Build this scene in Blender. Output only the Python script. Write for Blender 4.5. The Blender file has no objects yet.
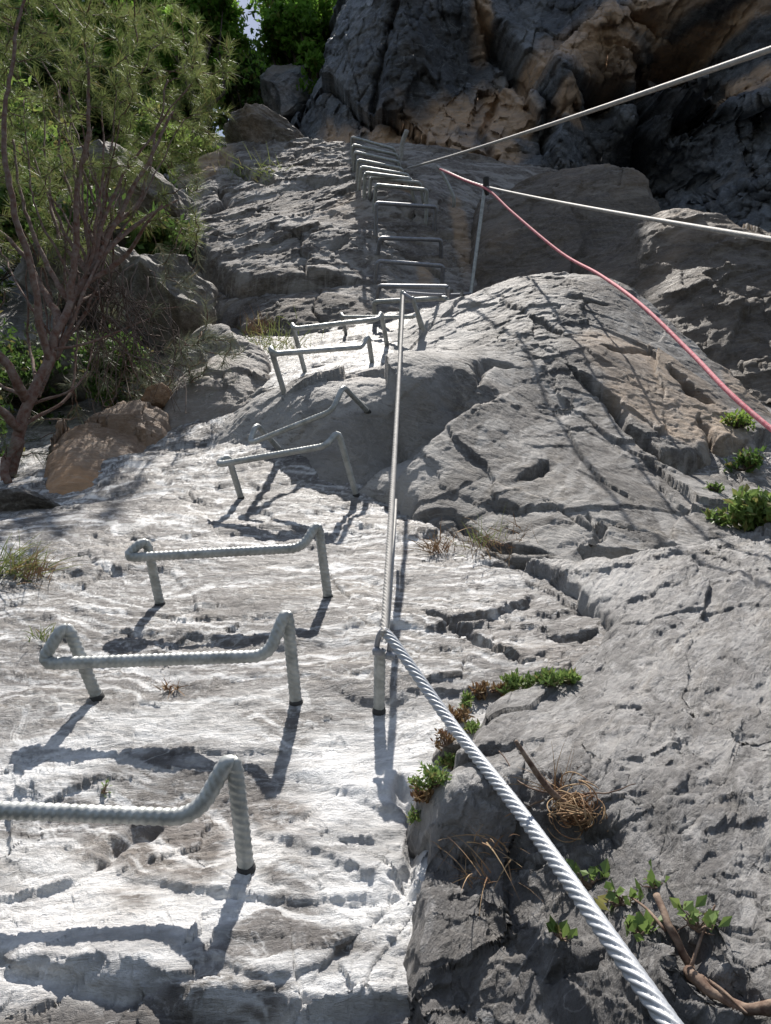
import bpy, math, random
import numpy as np
from mathutils import Vector, Matrix, Euler
R = math.radians
random.seed(11)
rng = np.random.default_rng(11)
S = bpy.context.scene
COL = S.collection

# ------------------------------------------------------------------ frames
# "slab frame": u = across, v = up the slab, n = out of the slab. The slab is tilted S_TILT from level.
S_TILT = R(42); A = R(17.7); F = 770.0; CX, CY = 385.5, 512.0; HC = 0.65
ca, sa = math.cos(A), math.sin(A)
cs, ss = math.cos(S_TILT), math.sin(S_TILT)
def P(px, py, z):                       # photo pixel + distance -> slab frame
    x = (px-CX)/F*z; y = (CY-py)/F*z
    return (x, y*sa + z*ca, HC + y*ca - z*sa)
def zh(py, h):                          # distance at which a ray of that row is h above the slab plane
    return (h-HC)/((CY-py)/F*ca - sa)
def Ph(px, py, h): return P(px, py, zh(py, h))
def W(p): return Vector((p[0], p[1]*cs - p[2]*ss, p[1]*ss + p[2]*cs))
def Wn(a):
    a = np.asarray(a, dtype=float)
    return np.stack([a[..., 0], a[..., 1]*cs - a[..., 2]*ss, a[..., 1]*ss + a[..., 2]*cs], -1)
def PW(px, py, z): return W(P(px, py, z))
CAMW = W((0, 0, HC))

# ------------------------------------------------------------------ numpy noise
def _h(ix, iy, iz, seed):
    with np.errstate(over='ignore'):
        h = (ix.astype(np.uint32)*np.uint32(374761393) + iy.astype(np.uint32)*np.uint32(668265263)
             + iz.astype(np.uint32)*np.uint32(2246822519) + np.uint32((seed*3266489917) & 0xffffffff))
        h = (h ^ (h >> np.uint32(15)))*np.uint32(2246822519)
        h = (h ^ (h >> np.uint32(13)))*np.uint32(3266489917)
        h = h ^ (h >> np.uint32(16))
    return h
def hv(ix, iy, iz, seed): return _h(ix, iy, iz, seed).astype(np.float32)/np.float32(4294967295.0)
def noise3(p, seed=0):
    p = p.astype(np.float32)
    f = np.floor(p); i = f.astype(np.int64); t = p-f
    s = t*t*t*(t*(t*6-15)+10)
    out = 0
    for dx in (0, 1):
        wx = s[:, 0] if dx else 1-s[:, 0]
        for dy in (0, 1):
            wy = s[:, 1] if dy else 1-s[:, 1]
            for dz in (0, 1):
                wz = s[:, 2] if dz else 1-s[:, 2]
                h = _h(i[:, 0]+dx, i[:, 1]+dy, i[:, 2]+dz, seed)
                gx = (h & np.uint32(1023)).astype(np.float32)/511.5-1
                gy = ((h >> np.uint32(10)) & np.uint32(1023)).astype(np.float32)/511.5-1
                gz = ((h >> np.uint32(20)) & np.uint32(1023)).astype(np.float32)/511.5-1
                out = out + wx*wy*wz*(gx*(t[:, 0]-dx)+gy*(t[:, 1]-dy)+gz*(t[:, 2]-dz))
    return out*1.1
def fbm(p, octs=4, seed=0, gain=.5, lac=2.03):
    a = 1; o = 0; q = p.copy()
    for k in range(octs):
        o = o + a*noise3(q, seed+k); a *= gain; q = q*lac+17.3
    return o
def ridged(p, octs=4, seed=0, gain=.5, lac=2.03):
    a = 1; o = 0; q = p.copy()
    for k in range(octs):
        o = o + a*(1-2*np.abs(noise3(q, seed+k))*1.4); a *= gain; q = q*lac+9.1
    return o
def facets(q2, seed=0, tilt=1.0):       # cellular plates: each cell a tilted plane; returns offset, edge distance, cell random
    q2 = q2.astype(np.float32); f = np.floor(q2); i = f.astype(np.int64); z0 = np.zeros(len(q2), dtype=np.int64)
    x, y = q2[:, 0], q2[:, 1]; n = len(q2)
    best = np.full(n, 9., np.float32); sec = best.copy(); off = np.zeros(n, np.float32); rid = off.copy()
    k = np.float32(1/1023.); M = np.uint32(1023)
    for dx in (-1, 0, 1):
        for dy in (-1, 0, 1):
            cx = i[:, 0]+dx; cy = i[:, 1]+dy
            h1 = _h(cx, cy, z0, seed); h2 = h1*np.uint32(2654435761); h2 ^= h2 >> np.uint32(13)
            ddx = x-(cx+.1+.8*((h1 & M)*k)).astype(np.float32); ddy = y-(cy+.1+.8*(((h1 >> np.uint32(10)) & M)*k)).astype(np.float32)
            d = np.sqrt(ddx*ddx+ddy*ddy)
            tx = (h2 & M)*k*2-1; ty = ((h2 >> np.uint32(10)) & M)*k*2-1; l = ((h2 >> np.uint32(20)) & M)*k-.5
            m = d < best
            sec = np.where(m, best, np.minimum(sec, d)); off = np.where(m, tilt*(tx*ddx+ty*ddy)+l*.6, off)
            rid = np.where(m, ((h1 >> np.uint32(20)) & M)*k, rid); best = np.where(m, d, best)
    return off, sec-best, rid
def sstep(a, b, x):
    t = np.clip((x-a)/(b-a), 0, 1); return t*t*(3-2*t)

# ------------------------------------------------------------------ object helpers
def prop(o, label=None, cat=None, group=None, kind=None):
    if label: o['label'] = label
    if cat: o['category'] = cat
    if group: o['group'] = group
    if kind: o['kind'] = kind
    return o
def empty(name, loc, label, cat, group=None):
    o = bpy.data.objects.new(name, None); COL.objects.link(o); o.location = loc; o.empty_display_size = .05
    return prop(o, label, cat, group)
def mesh_np(name, V, Q, mat, base=None, parent=None, smooth=True, attrs=None):
    V = np.asarray(V, dtype=np.float32).reshape(-1, 3); Q = np.asarray(Q, dtype=np.int32)
    if parent is not None: base = parent_base(parent)
    if base is None: base = V.mean(0)
    base = np.asarray(base, dtype=np.float32)
    me = bpy.data.meshes.new(name)
    me.vertices.add(len(V)); me.vertices.foreach_set('co', (V-base).ravel())
    k = Q.shape[1]
    me.loops.add(Q.size); me.loops.foreach_set('vertex_index', Q.ravel())
    me.polygons.add(len(Q)); me.polygons.foreach_set('loop_start', np.arange(0, Q.size, k, dtype=np.int32))
    me.polygons.foreach_set('use_smooth', np.full(len(Q), smooth))
    me.update(calc_edges=True)
    me.materials.append(mat)
    for an, av in (attrs or {}).items():
        at = me.attributes.new(an, 'FLOAT', 'POINT'); at.data.foreach_set('value', np.asarray(av, dtype=np.float32))
    o = bpy.data.objects.new(name, me); COL.objects.link(o)
    if parent is not None: o.parent = parent; o.location = (0, 0, 0)
    else: o.location = base.tolist()
    return o
def parent_base(p):
    b = Vector(p.location)
    while p.parent: p = p.parent; b += p.location
    return b
def merge(parts):
    Vs, Qs, n = [], [], 0
    for V, Q in parts:
        Vs.append(V); Qs.append(np.asarray(Q)+n); n += len(V)
    return np.concatenate(Vs), np.concatenate(Qs)

def smooth_path(pts, step, rads=None):
    """Catmull-Rom through pts, resampled every step metres."""
    pts = [Vector(p) for p in pts]; n = len(pts)
    if rads is None: rads = [1]*n
    out, ro = [], []
    for i in range(n-1):
        p0 = pts[i-1] if i else pts[0]*2-pts[1]; p1, p2 = pts[i], pts[i+1]; p3 = pts[i+2] if i+2 < n else pts[-1]*2-pts[-2]
        k = max(2, int((p2-p1).length/step))
        for j in range(k):
            t = j/k
            out.append(.5*((2*p1)+(p2-p0)*t+(2*p0-5*p1+4*p2-p3)*t*t+(3*p1-p0-3*p2+p3)*t**3)); ro.append(rads[i]*(1-t)+rads[i+1]*t)
    out.append(pts[-1]); ro.append(rads[-1])
    return np.array([tuple(p) for p in out]), np.array(ro)
def fillet(pts, rad):
    """Round the corners of a polyline: returns dense list of points."""
    pts = [Vector(p) for p in pts]; out = [pts[0]]
    for i in range(1, len(pts)-1):
        a, b, c = pts[i-1], pts[i], pts[i+1]
        r = min(rad, (a-b).length*.48, (c-b).length*.48)
        p = b+(a-b).normalized()*r; q = b+(c-b).normalized()*r
        for k in range(9):
            t = k/8; out.append(p*(1-t)**2+b*2*t*(1-t)+q*t*t)
    out.append(pts[-1]); return out
def resample(pts, step):
    P_ = np.array([tuple(p) for p in pts]); d = np.r_[0, np.cumsum(np.linalg.norm(np.diff(P_, axis=0), axis=1))]
    n = max(2, int(d[-1]/step)+1); s = np.linspace(0, d[-1], n)
    return np.stack([np.interp(s, d, P_[:, k]) for k in range(3)], -1)
def tube(path, rad, sides=10, prof=None, caps=True):
    """path (n,3); rad scalar/array; prof(theta, s)->multiplier. Returns V,Q."""
    path = np.asarray(path, dtype=float); n = len(path)
    rad = np.broadcast_to(np.asarray(rad, dtype=float), (n,))
    T = np.gradient(path, axis=0); T /= np.linalg.norm(T, axis=1)[:, None]+1e-12
    N = np.zeros_like(T); a = np.array([0, 0, 1.]) if abs(T[0][2]) < .9 else np.array([1., 0, 0])
    v = np.cross(T[0], a); v /= np.linalg.norm(v); N[0] = v
    for i in range(1, n):
        v = N[i-1]-T[i]*np.dot(N[i-1], T[i]); N[i] = v/(np.linalg.norm(v)+1e-12)
    B = np.cross(T, N)
    s = np.r_[0, np.cumsum(np.linalg.norm(np.diff(path, axis=0), axis=1))]
    th = np.linspace(0, 2*np.pi, sides, endpoint=False)
    TH, SS = np.meshgrid(th, s); m = prof(TH, SS) if prof else np.ones_like(TH)
    rr = rad[:, None]*m
    V = path[:, None, :]+rr[..., None]*(np.cos(TH)[..., None]*N[:, None, :]+np.sin(TH)[..., None]*B[:, None, :])
    V = V.reshape(-1, 3)
    i = np.arange(n-1)[:, None]*sides; j = np.arange(sides)[None, :]; j2 = (j+1) % sides
    Q = np.stack([i+j, i+j2, i+sides+j2, i+sides+j], -1).reshape(-1, 4)
    if caps:
        V = np.concatenate([V, [path[0]-T[0]*rad[0]*.25], [path[-1]+T[-1]*rad[-1]*.25]])
        c0, c1 = n*sides, n*sides+1; jj = np.arange(sides); k2 = (jj+1) % sides; o = (n-1)*sides
        # caps as degenerate-free quads: pair up the fan
        q0 = [[c0, (a_+2) % sides, (a_+1) % sides, a_] for a_ in range(0, sides, 2)]
        q1 = [[c1, o+a_, o+(a_+1) % sides, o+(a_+2) % sides] for a_ in range(0, sides, 2)]
        Q = np.concatenate([Q, q0, q1])
    return V, Q
def rebar(th, s):
    return .97+.12*np.clip(np.cos(s*2*np.pi/.0092+th*3.0)*2.2-.6, 0, 1)
def rebar_old(th, s):                        # two crossing families of diagonal ribs, as on reinforcing bar
    return 1+.13*np.clip(np.cos(s*2*np.pi/.0085+th*1.0)*1.6-.5, 0, 1)
def strand(lobes, pitch, amp=.16):
    return lambda th, s: 1-amp+amp*np.abs(np.cos((th*lobes+s*2*np.pi/pitch*lobes)/2))**.7*1.6

# ------------------------------------------------------------------ materials
def nt(name):
    m = bpy.data.materials.new(name); m.use_nodes = True; t = m.node_tree
    b = t.nodes['Principled BSDF']; return m, t, b
class G:
    def __init__(s, t): s.t = t
    def n(s, typ, **kw):
        nd = s.t.nodes.new(typ)
        for k, v in kw.items():
            if k.startswith('i_'):
                nm = k[2:]; nm = int(nm) if nm.isdigit() else nm
                if isinstance(v, bpy.types.NodeSocket): s.t.links.new(v, nd.inputs[nm])
                else: nd.inputs[nm].default_value = v
            else: setattr(nd, k, v)
        return nd
    def noise(s, vec, scale, detail=5, rough=.6, dist=0.):
        return s.n('ShaderNodeTexNoise', i_Vector=vec, i_Scale=scale, i_Detail=detail, i_Roughness=rough, i_Distortion=dist).outputs['Fac']
    def ramp(s, fac, a, b, lo=0., hi=1.):
        return s.n('ShaderNodeMapRange', i_Value=fac, **{'i_From Min': a, 'i_From Max': b, 'i_To Min': lo, 'i_To Max': hi}).outputs[0]
    def mix(s, fac, a, b, mode='MIX'):
        nd = s.n('ShaderNodeMix', data_type='RGBA', blend_type=mode)
        for k, v in ((0, fac), (6, a), (7, b)):
            if isinstance(v, bpy.types.NodeSocket): s.t.links.new(v, nd.inputs[k])
            else: nd.inputs[k].default_value = (v if k == 0 else (*v, 1))
        return nd.outputs[2]
    def math(s, op, a, b=0.):
        nd = s.n('ShaderNodeMath', operation=op)
        for k, v in ((0, a), (1, b)):
            if isinstance(v, bpy.types.NodeSocket): s.t.links.new(v, nd.inputs[k])
            else: nd.inputs[k].default_value = v
        return nd.outputs[0]
def rock_mat(name, base=(.33, .32, .31), dark=(.13, .125, .12), pale=(.62, .61, .6), ochre=(.50, .36, .24), rough=.5, palek=1., scale=1., bump=.85, streak=-6, spec=.5, warm=(.36, .32, .27)):
    m, t, b = nt(name); g = G(t)
    co = g.n('ShaderNodeTexCoord').outputs['Object']
    st = g.n('ShaderNodeMapping', i_Vector=co); st.inputs['Rotation'].default_value = (-S_TILT, 0, 0)
    st = g.n('ShaderNodeMapping', i_Vector=st.outputs[0]); st.inputs['Rotation'].default_value = (0, 0, R(streak))
    st = g.n('ShaderNodeMapping', i_Vector=st.outputs[0]); st.inputs['Scale'].default_value = (.8, 2.6, 2.6)
    s2 = st.outputs[0]
    n1 = g.noise(co, 2.2*scale, 8, .62, .4)
    n2 = g.noise(s2, 9*scale, 8, .68, .6)
    n3 = g.noise(co, 55*scale, 6, .7)
    n4 = g.noise(co, 260*scale, 4, .7)
    n5 = g.noise(s2, 3.1*scale, 6, .6, 1.2)
    c = g.mix(g.ramp(n1, .36, .64), base, tuple(x*.72 for x in base))
    c = g.mix(g.ramp(n5, .5, .68, 0, .6), c, warm)
    c = g.mix(g.ramp(n2, .50, .40, 0, .55), c, dark)
    c = g.mix(g.ramp(n3, .53, .68, 0, .5), c, dark)
    c = g.mix(g.ramp(n3, .47, .34, 0, .45), c, pale)
    n6 = g.noise(s2, 26*scale, 8, .75, .8)
    c = g.mix(g.ramp(n6, .54, .64, 0, .5), c, dark)
    c = g.mix(g.ramp(n6, .46, .38, 0, .3), c, pale)
    pa = g.n('ShaderNodeAttribute', attribute_name='pale').outputs['Fac']
    pf = g.math('MULTIPLY', pa, g.ramp(g.math('ADD', g.math('MULTIPLY', n2, .7), g.math('ADD', g.math('MULTIPLY', n6, .45), g.math('MULTIPLY', n3, .25))), .54, .66, .15, 1.))
    c = g.mix(g.math('MULTIPLY', pf, palek), c, pale)
    oa = g.n('ShaderNodeAttribute', attribute_name='ochre').outputs['Fac']
    of = g.math('MULTIPLY', oa, g.ramp(n2, .36, .56, .6, 1))
    c = g.mix(of, c, ochre)
    da = g.n('ShaderNodeAttribute', attribute_name='stain_shade').outputs['Fac']
    c = g.mix(g.math('MULTIPLY', da, g.ramp(n2, .35, .6, .5, 1)), c, dark)
    c = g.mix(g.ramp(n4, .3, .7, 0, .22), c, tuple(x*.4 for x in base))
    # narrow veins
    vo = g.n('ShaderNodeTexNoise', i_Vector=s2, i_Scale=4*scale, i_Detail=6, i_Distortion=1.5).outputs['Fac']
    vein = g.ramp(g.math('ABSOLUTE', g.math('SUBTRACT', vo, .5)), .0, .012, .35, 0)
    c = g.mix(vein, c, pale)
    t.links.new(c, b.inputs['Base Color'])
    t.links.new(g.ramp(n2, .3, .7, rough-.08, rough+.15), b.inputs['Roughness'])
    b.inputs['Specular IOR Level'].default_value = spec
    h = g.math('ADD', g.math('MULTIPLY', n3, .5), g.math('ADD', g.math('MULTIPLY', n4, .16), g.math('MULTIPLY', n2, .9)))
    vv = g.n('ShaderNodeTexVoronoi', i_Vector=s2, i_Scale=38*scale, i_Randomness=1.).outputs['Distance']
    h = g.math('ADD', h, g.math('ADD', g.math('MULTIPLY', vv, .15), g.math('MULTIPLY', n6, .9)))
    bp = g.n('ShaderNodeBump', i_Height=h, i_Strength=bump, i_Distance=.012/scale)
    t.links.new(bp.outputs[0], b.inputs['Normal'])
    return m
def simple_mat(name, col, rough=.6, metal=0., var=.25, scale=60, bump=0., col2=None, spec=.5):
    m, t, b = nt(name); g = G(t)
    co = g.n('ShaderNodeTexCoord').outputs['Object']
    n = g.noise(co, scale, 5, .6)
    c = g.mix(g.ramp(n, .35, .65), col, col2 or tuple(x*(1-var) for x in col))
    t.links.new(c, b.inputs['Base Color']); b.inputs['Roughness'].default_value = rough; b.inputs['Metallic'].default_value = metal
    b.inputs['Specular IOR Level'].default_value = spec
    if bump:
        bp = g.n('ShaderNodeBump', i_Height=n, i_Strength=bump, i_Distance=.002); t.links.new(bp.outputs[0], b.inputs['Normal'])
    return m
def leaf_mat(name, c1, c2, scale=3., trans=.35, rough=.5, brown=.55):
    m, t, b = nt(name); g = G(t)
    co = g.n('ShaderNodeTexCoord').outputs['Object']
    at = g.n('ShaderNodeAttribute', attribute_name='tone').outputs['Fac']
    n = g.noise(co, scale, 3, .6)
    f = g.math('ADD', g.math('MULTIPLY', at, .7), g.ramp(n, .35, .65, 0, .4))
    c = g.mix(f, c1, c2)
    c = g.mix(g.ramp(at, .86, .90, 0, brown), c, (.26, .17, .08))
    t.links.new(c, b.inputs['Base Color']); b.inputs['Roughness'].default_value = rough
    b.inputs['Specular IOR Level'].default_value = .3
    tr = g.n('ShaderNodeBsdfTranslucent'); t.links.new(c, tr.inputs[0])
    mx = g.n('ShaderNodeMixShader', i_0=trans); t.links.new(b.outputs[0], mx.inputs[1]); t.links.new(tr.outputs[0], mx.inputs[2])
    t.links.new(mx.outputs[0], t.nodes['Material Output'].inputs[0])
    return m
M_slab = rock_mat('slab_limestone', base=(.205, .19, .18), dark=(.09, .082, .078), pale=(.86, .86, .855), rough=.5, palek=1., spec=.5)
M_dome = rock_mat('dome_limestone', ochre=(.40, .31, .23), base=(.165, .155, .145), dark=(.065, .058, .052), pale=(.42, .405, .385), rough=.68, spec=.35, streak=42, palek=1.)
M_block = rock_mat('shelf_limestone', base=(.18, .173, .168), dark=(.085, .08, .078), pale=(.46, .45, .44), streak=-50, rough=.5)
M_wall = rock_mat('upper_limestone', base=(.205, .18, .16), dark=(.065, .056, .05), pale=(.42, .4, .38), rough=.75, scale=.6, spec=.25)
M_cliff = rock_mat('cliff_rock', base=(.19, .21, .245), dark=(.045, .052, .065), pale=(.40, .42, .45), ochre=(.70, .48, .31), rough=.5, scale=.35, bump=.8, warm=(.2, .17, .14))
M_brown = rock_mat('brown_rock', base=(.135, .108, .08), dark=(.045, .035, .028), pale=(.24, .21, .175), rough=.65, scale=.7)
M_tan = rock_mat('tan_rock', base=(.44, .30, .20), dark=(.15, .10, .07), pale=(.55, .46, .38), ochre=(.52, .31, .17), rough=.7, spec=.3)
M_step = rock_mat('step_limestone', base=(.40, .375, .35), dark=(.17, .15, .135), pale=(.6, .58, .55), rough=.65, spec=.3)
M_steel = simple_mat('galvanised_steel', (.46, .475, .465), .5, .35, .3, 45, .5, col2=(.27, .285, .275))
M_cable = simple_mat('steel_cable', (.36, .375, .39), .55, .3, .3, 140, .2, col2=(.42, .44, .47))
M_dsteel = simple_mat('weathered_shaded_steel', (.33, .34, .37), .5, .5, .3, 60, .2)  # fittings, and the darker copy for rungs in the shaded stretch
M_old = simple_mat('dull_cable', (.40, .385, .36), .7, .1, .3, 60)
M_rope = simple_mat('red_rope', (.62, .12, .16), .8, 0, .35, 120, .4, col2=(.75, .35, .36))
M_drill = simple_mat('drill_hole', (.05, .05, .05), .9)

# ------------------------------------------------------------------ rock patches
class Surf:
    """smooth surface through control points given in a frame (o, ex, ey, ez in slab coords)"""
    def __init__(s, pts, eps=.12, frame=None, lam=1e-4):
        s.fr = frame
        p = np.array(pts, dtype=float); q = s.loc(p)
        s.xy = q[:, :2]; n = len(q); s.eps = eps
        K = s.ker(s.xy[:, None, :]-s.xy[None, :, :]) - np.eye(n)*lam*0
        Pm = np.c_[np.ones(n), s.xy]
        M = np.block([[K-np.eye(n)*lam, Pm], [Pm.T, np.zeros((3, 3))]])
        s.w = np.linalg.solve(M, np.r_[q[:, 2], 0, 0, 0])
    def loc(s, p):
        if s.fr is None: return p
        o, E = s.fr; return (p-o) @ E.T
    def glob(s, q):
        if s.fr is None: return q
        o, E = s.fr; return q @ E + o
    def ker(s, d): return -np.sqrt((d**2).sum(-1)+s.eps**2)
    def __call__(s, x, y):
        xy = np.stack([x, y], -1); out = np.empty(len(xy)); n = len(s.xy)
        for a in range(0, len(xy), 100000):
            c = xy[a:a+100000]
            out[a:a+100000] = s.ker(c[:, None, :]-s.xy[None]) @ s.w[:n] + s.w[n]+c @ s.w[n+1:]
        return out
    def hit(s, px, py, z0=.3, z1=14):
        z = np.linspace(z0, z1, 1500); pr = np.array([P(px, py, a) for a in z]); q = s.loc(pr)
        d = q[:, 2]-s(q[:, 0], q[:, 1]); k = np.where((d[:-1] > 0) & (d[1:] <= 0))[0]
        if not len(k): return q[np.argmin(np.abs(d))]
        return q[k[0]]
def polyline_field(x, y, segs, warp=None):
    """distance and side to a polyline"""
    best = np.full(len(x), 1e9); side = np.zeros(len(x)); par = np.zeros(len(x)); L = len(segs)-1
    for i in range(L):
        a, b = np.array(segs[i][:2]), np.array(segs[i+1][:2]); ab = b-a; l2 = ab @ ab+1e-12
        t = np.clip(((x-a[0])*ab[0]+(y-a[1])*ab[1])/l2, 0, 1)
        dx = x-a[0]-t*ab[0]; dy = y-a[1]-t*ab[1]; d = np.hypot(dx, dy)
        sd = np.sign(ab[0]*dy-ab[1]*dx); m = d < best
        best = np.where(m, d, best); side = np.where(m, sd, side); par = np.where(m, (i+t)/L, par)
    return best, side, par
def poly_sdf(x, y, poly):
    poly = np.array(poly)[:, :2]; n = len(poly); best = np.full(len(x), 1e9); ins = np.zeros(len(x), bool)
    for i in range(n):
        a, b = poly[i], poly[(i+1) % n]; ab = b-a; l2 = ab @ ab+1e-12
        t = np.clip(((x-a[0])*ab[0]+(y-a[1])*ab[1])/l2, 0, 1)
        best = np.minimum(best, np.hypot(x-a[0]-t*ab[0], y-a[1]-t*ab[1]))
        c = ((a[1] > y) != (b[1] > y)) & (x < ab[0]*(y-a[1])/(ab[1]+1e-12)+a[0]); ins ^= c
    return np.where(ins, -best, best)
def grid_quads(nr, nc):
    i = np.arange(nr-1)[:, None]*nc; j = np.arange(nc-1)[None, :]
    return np.stack([i+j, i+j+1, i+nc+j+1, i+nc+j], -1).reshape(-1, 4)
def rock_patch(name, surf, X, Y, nr, nc, mat, detail, cracks=(), poly=None, edge=(.5, 2.5, .05), steps=(), attrs=None, fine=(.012, 9., 5), seed=0, cull=.25, thing=None):
    """X,Y: (nr*nc) local coordinates. detail(x,y,h)->dh. cracks: (pixel polyline, width, depth, step)"""
    Q = grid_quads(nr, nc)
    h0 = surf(X, Y)
    p3 = np.stack([X, Y, h0], -1)
    wx = fbm(p3*4.0, 3, seed+50)*.05; wy = fbm(p3*4.0, 3, seed+60)*.05
    wx2 = wx*.6+fbm(p3*19.0, 2, seed+53)*.012; wy2 = wy*.6+fbm(p3*19.0, 2, seed+57)*.012
    h = h0+detail(X, Y, h0)
    for pl, w, dep, stp, L in cracks:
        seg = [surf.hit(a, b) for a, b in pl]
        d, sd, t = polyline_field(X+wx2, Y+wy2, seg)
        tap = np.clip(np.minimum(t, 1-t)*6, 0.15, 1)
        wv = w*tap*(1+.5*fbm(p3*9, 2, seed+77))
        h = h-dep*tap*np.exp(-(d/np.maximum(wv, 1e-4))**2)
        if stp: h = h+stp*np.tanh(sd*d/(.5*w+.002))*np.exp(-d/L)*tap
    keep = None
    if poly is not None:
        sd = poly_sdf(X+wx2*1.2, Y+wy2*1.2, [surf.loc(np.array([P(*q)]))[0] for q in poly])
        rnd, k, rr = edge
        o = np.clip(sd+rr, 0, None)
        h = h-np.where(sd < 0, (o**2)/(4*rr)*k*.5, rr*k*.125+sd*k)*1.0
        keep = sd
    V = np.stack([X, Y, h], -1)
    # fine displacement along the normals
    Vg = V.reshape(nr, nc, 3); dr = np.gradient(Vg, axis=0); dc = np.gradient(Vg, axis=1)
    N = np.cross(dc, dr).reshape(-1, 3); N /= np.linalg.norm(N, axis=1)[:, None]+1e-9
    if N[:, 2].mean() < 0: N = -N
    amp, fr, oc = fine
    dsp = fbm(V*fr*3.5, 4, seed+9, .75)*.34
    wf = fbm(V*fr*.8, 3, seed+13, .6)*.3; wg = fbm(V*fr*.8+7.7, 3, seed+14, .6)*.3
    Vy = V[:, 1]+V[:, 2]*.8
    for k, (sc, am_, an) in enumerate([(.42, 1.9, .5), (1.0, .95, -.35), (2.3, .48, .8)]):
        c_, s_ = math.cos(an), math.sin(an)
        fo, fe, fr_ = facets(np.stack([(V[:, 0]*c_+Vy*s_)*fr*sc*.8+wf*(k+1), (-V[:, 0]*s_+Vy*c_)*fr*sc*1.5+wg*(k+1)], -1), seed+30+k, 1.1)
        dsp = dsp+am_*fo
    dsp = dsp*amp*(.45+1.1*sstep(-.35, .45, fbm(V*fr*.16, 3, seed+21)))
    V = V+N*dsp[:, None]
    at = {}
    for an, fn in (attrs or {}).items(): at[an] = np.clip(fn(X, Y, h, p3), 0, 1)
    if keep is not None:
        kq = (keep < cull)[Q].all(axis=1); Q = Q[kq]
        used = np.unique(Q); mp = np.full(len(V), -1); mp[used] = np.arange(len(used))
        V = V[used]; Q = mp[Q]; at = {k: v[used] for k, v in at.items()}
    G_ = surf.glob(V); WV = Wn(G_)
    o = mesh_np(name, WV, Q, mat, attrs=at)
    return o
def blob(surf, x, y, p3, spots, seed=0, soft=.35, wob=.35):
    """soft noisy blobs: spots = (px,py,rx,ry) in pixels converted through the surface"""
    out = np.zeros(len(x)); nz = fbm(p3*3.1, 4, seed)*wob
    for px, py, rx, ry in spots:
        c = surf.hit(px, py); a = surf.hit(px+rx, py); b = surf.hit(px, py-ry)
        ra = max(.02, np.hypot(*(a-c)[:2])); rb = max(.02, np.hypot(*(b-c)[:2]))
        d = np.sqrt(((x-c[0])/ra)**2+((y-c[1])/rb)**2)
        out = np.maximum(out, sstep(1+soft, 1-soft, d+nz))
    return out
def fan(v0, v1, nr, nc, t0, t1, power=1.):
    """rows spaced geometrically in v, columns fanned out: real-size cells that stay small near the climber"""
    v = v0*(v1/v0)**(np.linspace(0, 1, nr)**power); t = np.linspace(t0, t1, nc)
    Y = np.repeat(v, nc); X = (v[:, None]*t[None, :]).ravel()
    return X, Y
def rect(x0, x1, y0, y1, nr, nc):
    X, Y = np.meshgrid(np.linspace(x0, x1, nc), np.linspace(y0, y1, nr)); return X.ravel(), Y.ravel()

# ================================================================== ROCK
# ---- lower slab (the ground the climber stands over)
slab_pts = [Ph(*q) for q in [(-250,1024,0),(0,1024,0),(200,1030,0),(400,1024,0),(700,1024,0),(1100,1024,0),(-250,1300,-.12),(200,1300,-.12),(900,1300,-.1),
    (-250,900,0),(0,900,0),(200,900,.005),(400,900,0),(700,900,0),(1100,900,0),(-300,760,0),(0,700,0),(200,700,.005),(400,700,0),(600,700,0),(1000,700,0),
    (-250,600,.01),(0,600,0),(200,600,0),(400,600,0),(600,600,0),(900,600,0),(100,520,0),(240,498,.0),(356,495,.0),(500,500,0),(700,500,0),(900,500,0)]]
slab_pts += [P(*q) for q in [(20,505,2.35),(-200,500,2.5),(140,462,2.6),(200,450,2.7),(255,425,2.75),(367,412,2.7),(283,394,2.95),(330,372,3.05),(372,358,3.1),(392,340,3.4),(412,332,3.9),
    (440,318,4.1),(440,300,4.35),(380,310,4.25),(300,345,3.9),(250,352,3.9),(200,365,3.9),(150,400,3.6),(60,440,3.4),(-100,440,3.4),(-200,380,4.2),(60,380,4.3),(150,340,4.7),(0,300,5.4),(-250,300,5.6),
    (-250,210,7.),(0,220,7),(120,260,6.2),(520,300,4.7),(620,340,4.8),(900,390,4.6),(620,270,8),(900,270,8),(-300,150,9),(100,150,9.5),(400,140,9.5),(900,240,9.5),(-300,140,18),(200,140,18),(900,200,18)]]
slab_s = Surf(slab_pts)
X, Y = fan(.28, 18.0, 980, 760, -.75, .62)
def slab_det(x, y, h):
    p = np.stack([x, y, h], -1); w = fbm(p*2, 3, 3)*.14
    near = sstep(3.6, 2.6, y)
    # worn ledges: steep little risers facing down the slab
    out = 0
    for k, (per, am, ang, sd) in enumerate([(.26, .0075, .18, 1), (.11, .0042, -.12, 2), (.40, .008, .55, 3), (.05, .0022, .3, 4), (.028, .0011, .1, 5)]):
        ph = (y+ang*x+fbm(p*np.array([1.3, 2.2, 1])*(.32/per)*1.4, 4, 20+sd)*per*1.9)/per
        fr = ph-np.floor(ph); saw = np.where(fr < .2, sstep(0, .2, fr), 1-(fr-.2)/.8)
        msk = sstep(-.25, .25, noise3(p*np.array([2.2, 3.1, 1])+sd*7.7, 30+sd))
        out = out+am*saw*msk
    q2 = np.stack([x*3.2+w*3+y*.8, y*4.4+w*4], -1); f, e, r_ = facets(q2, 5, .8)
    out = out+f*.010+(-.003)*np.exp(-(e/.02)**2)*(r_ > .85)
    q2 = np.stack([x*9+w*6-y*3, y*12+w*9], -1); f, e, r_ = facets(q2, 6, .9)
    out = out+f*.0028
    out = out+fbm(p*np.array([1.2, 2.6, 1])*1.5, 3, 8, .35)*.028
    return out*(.55+.45*near)
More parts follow.
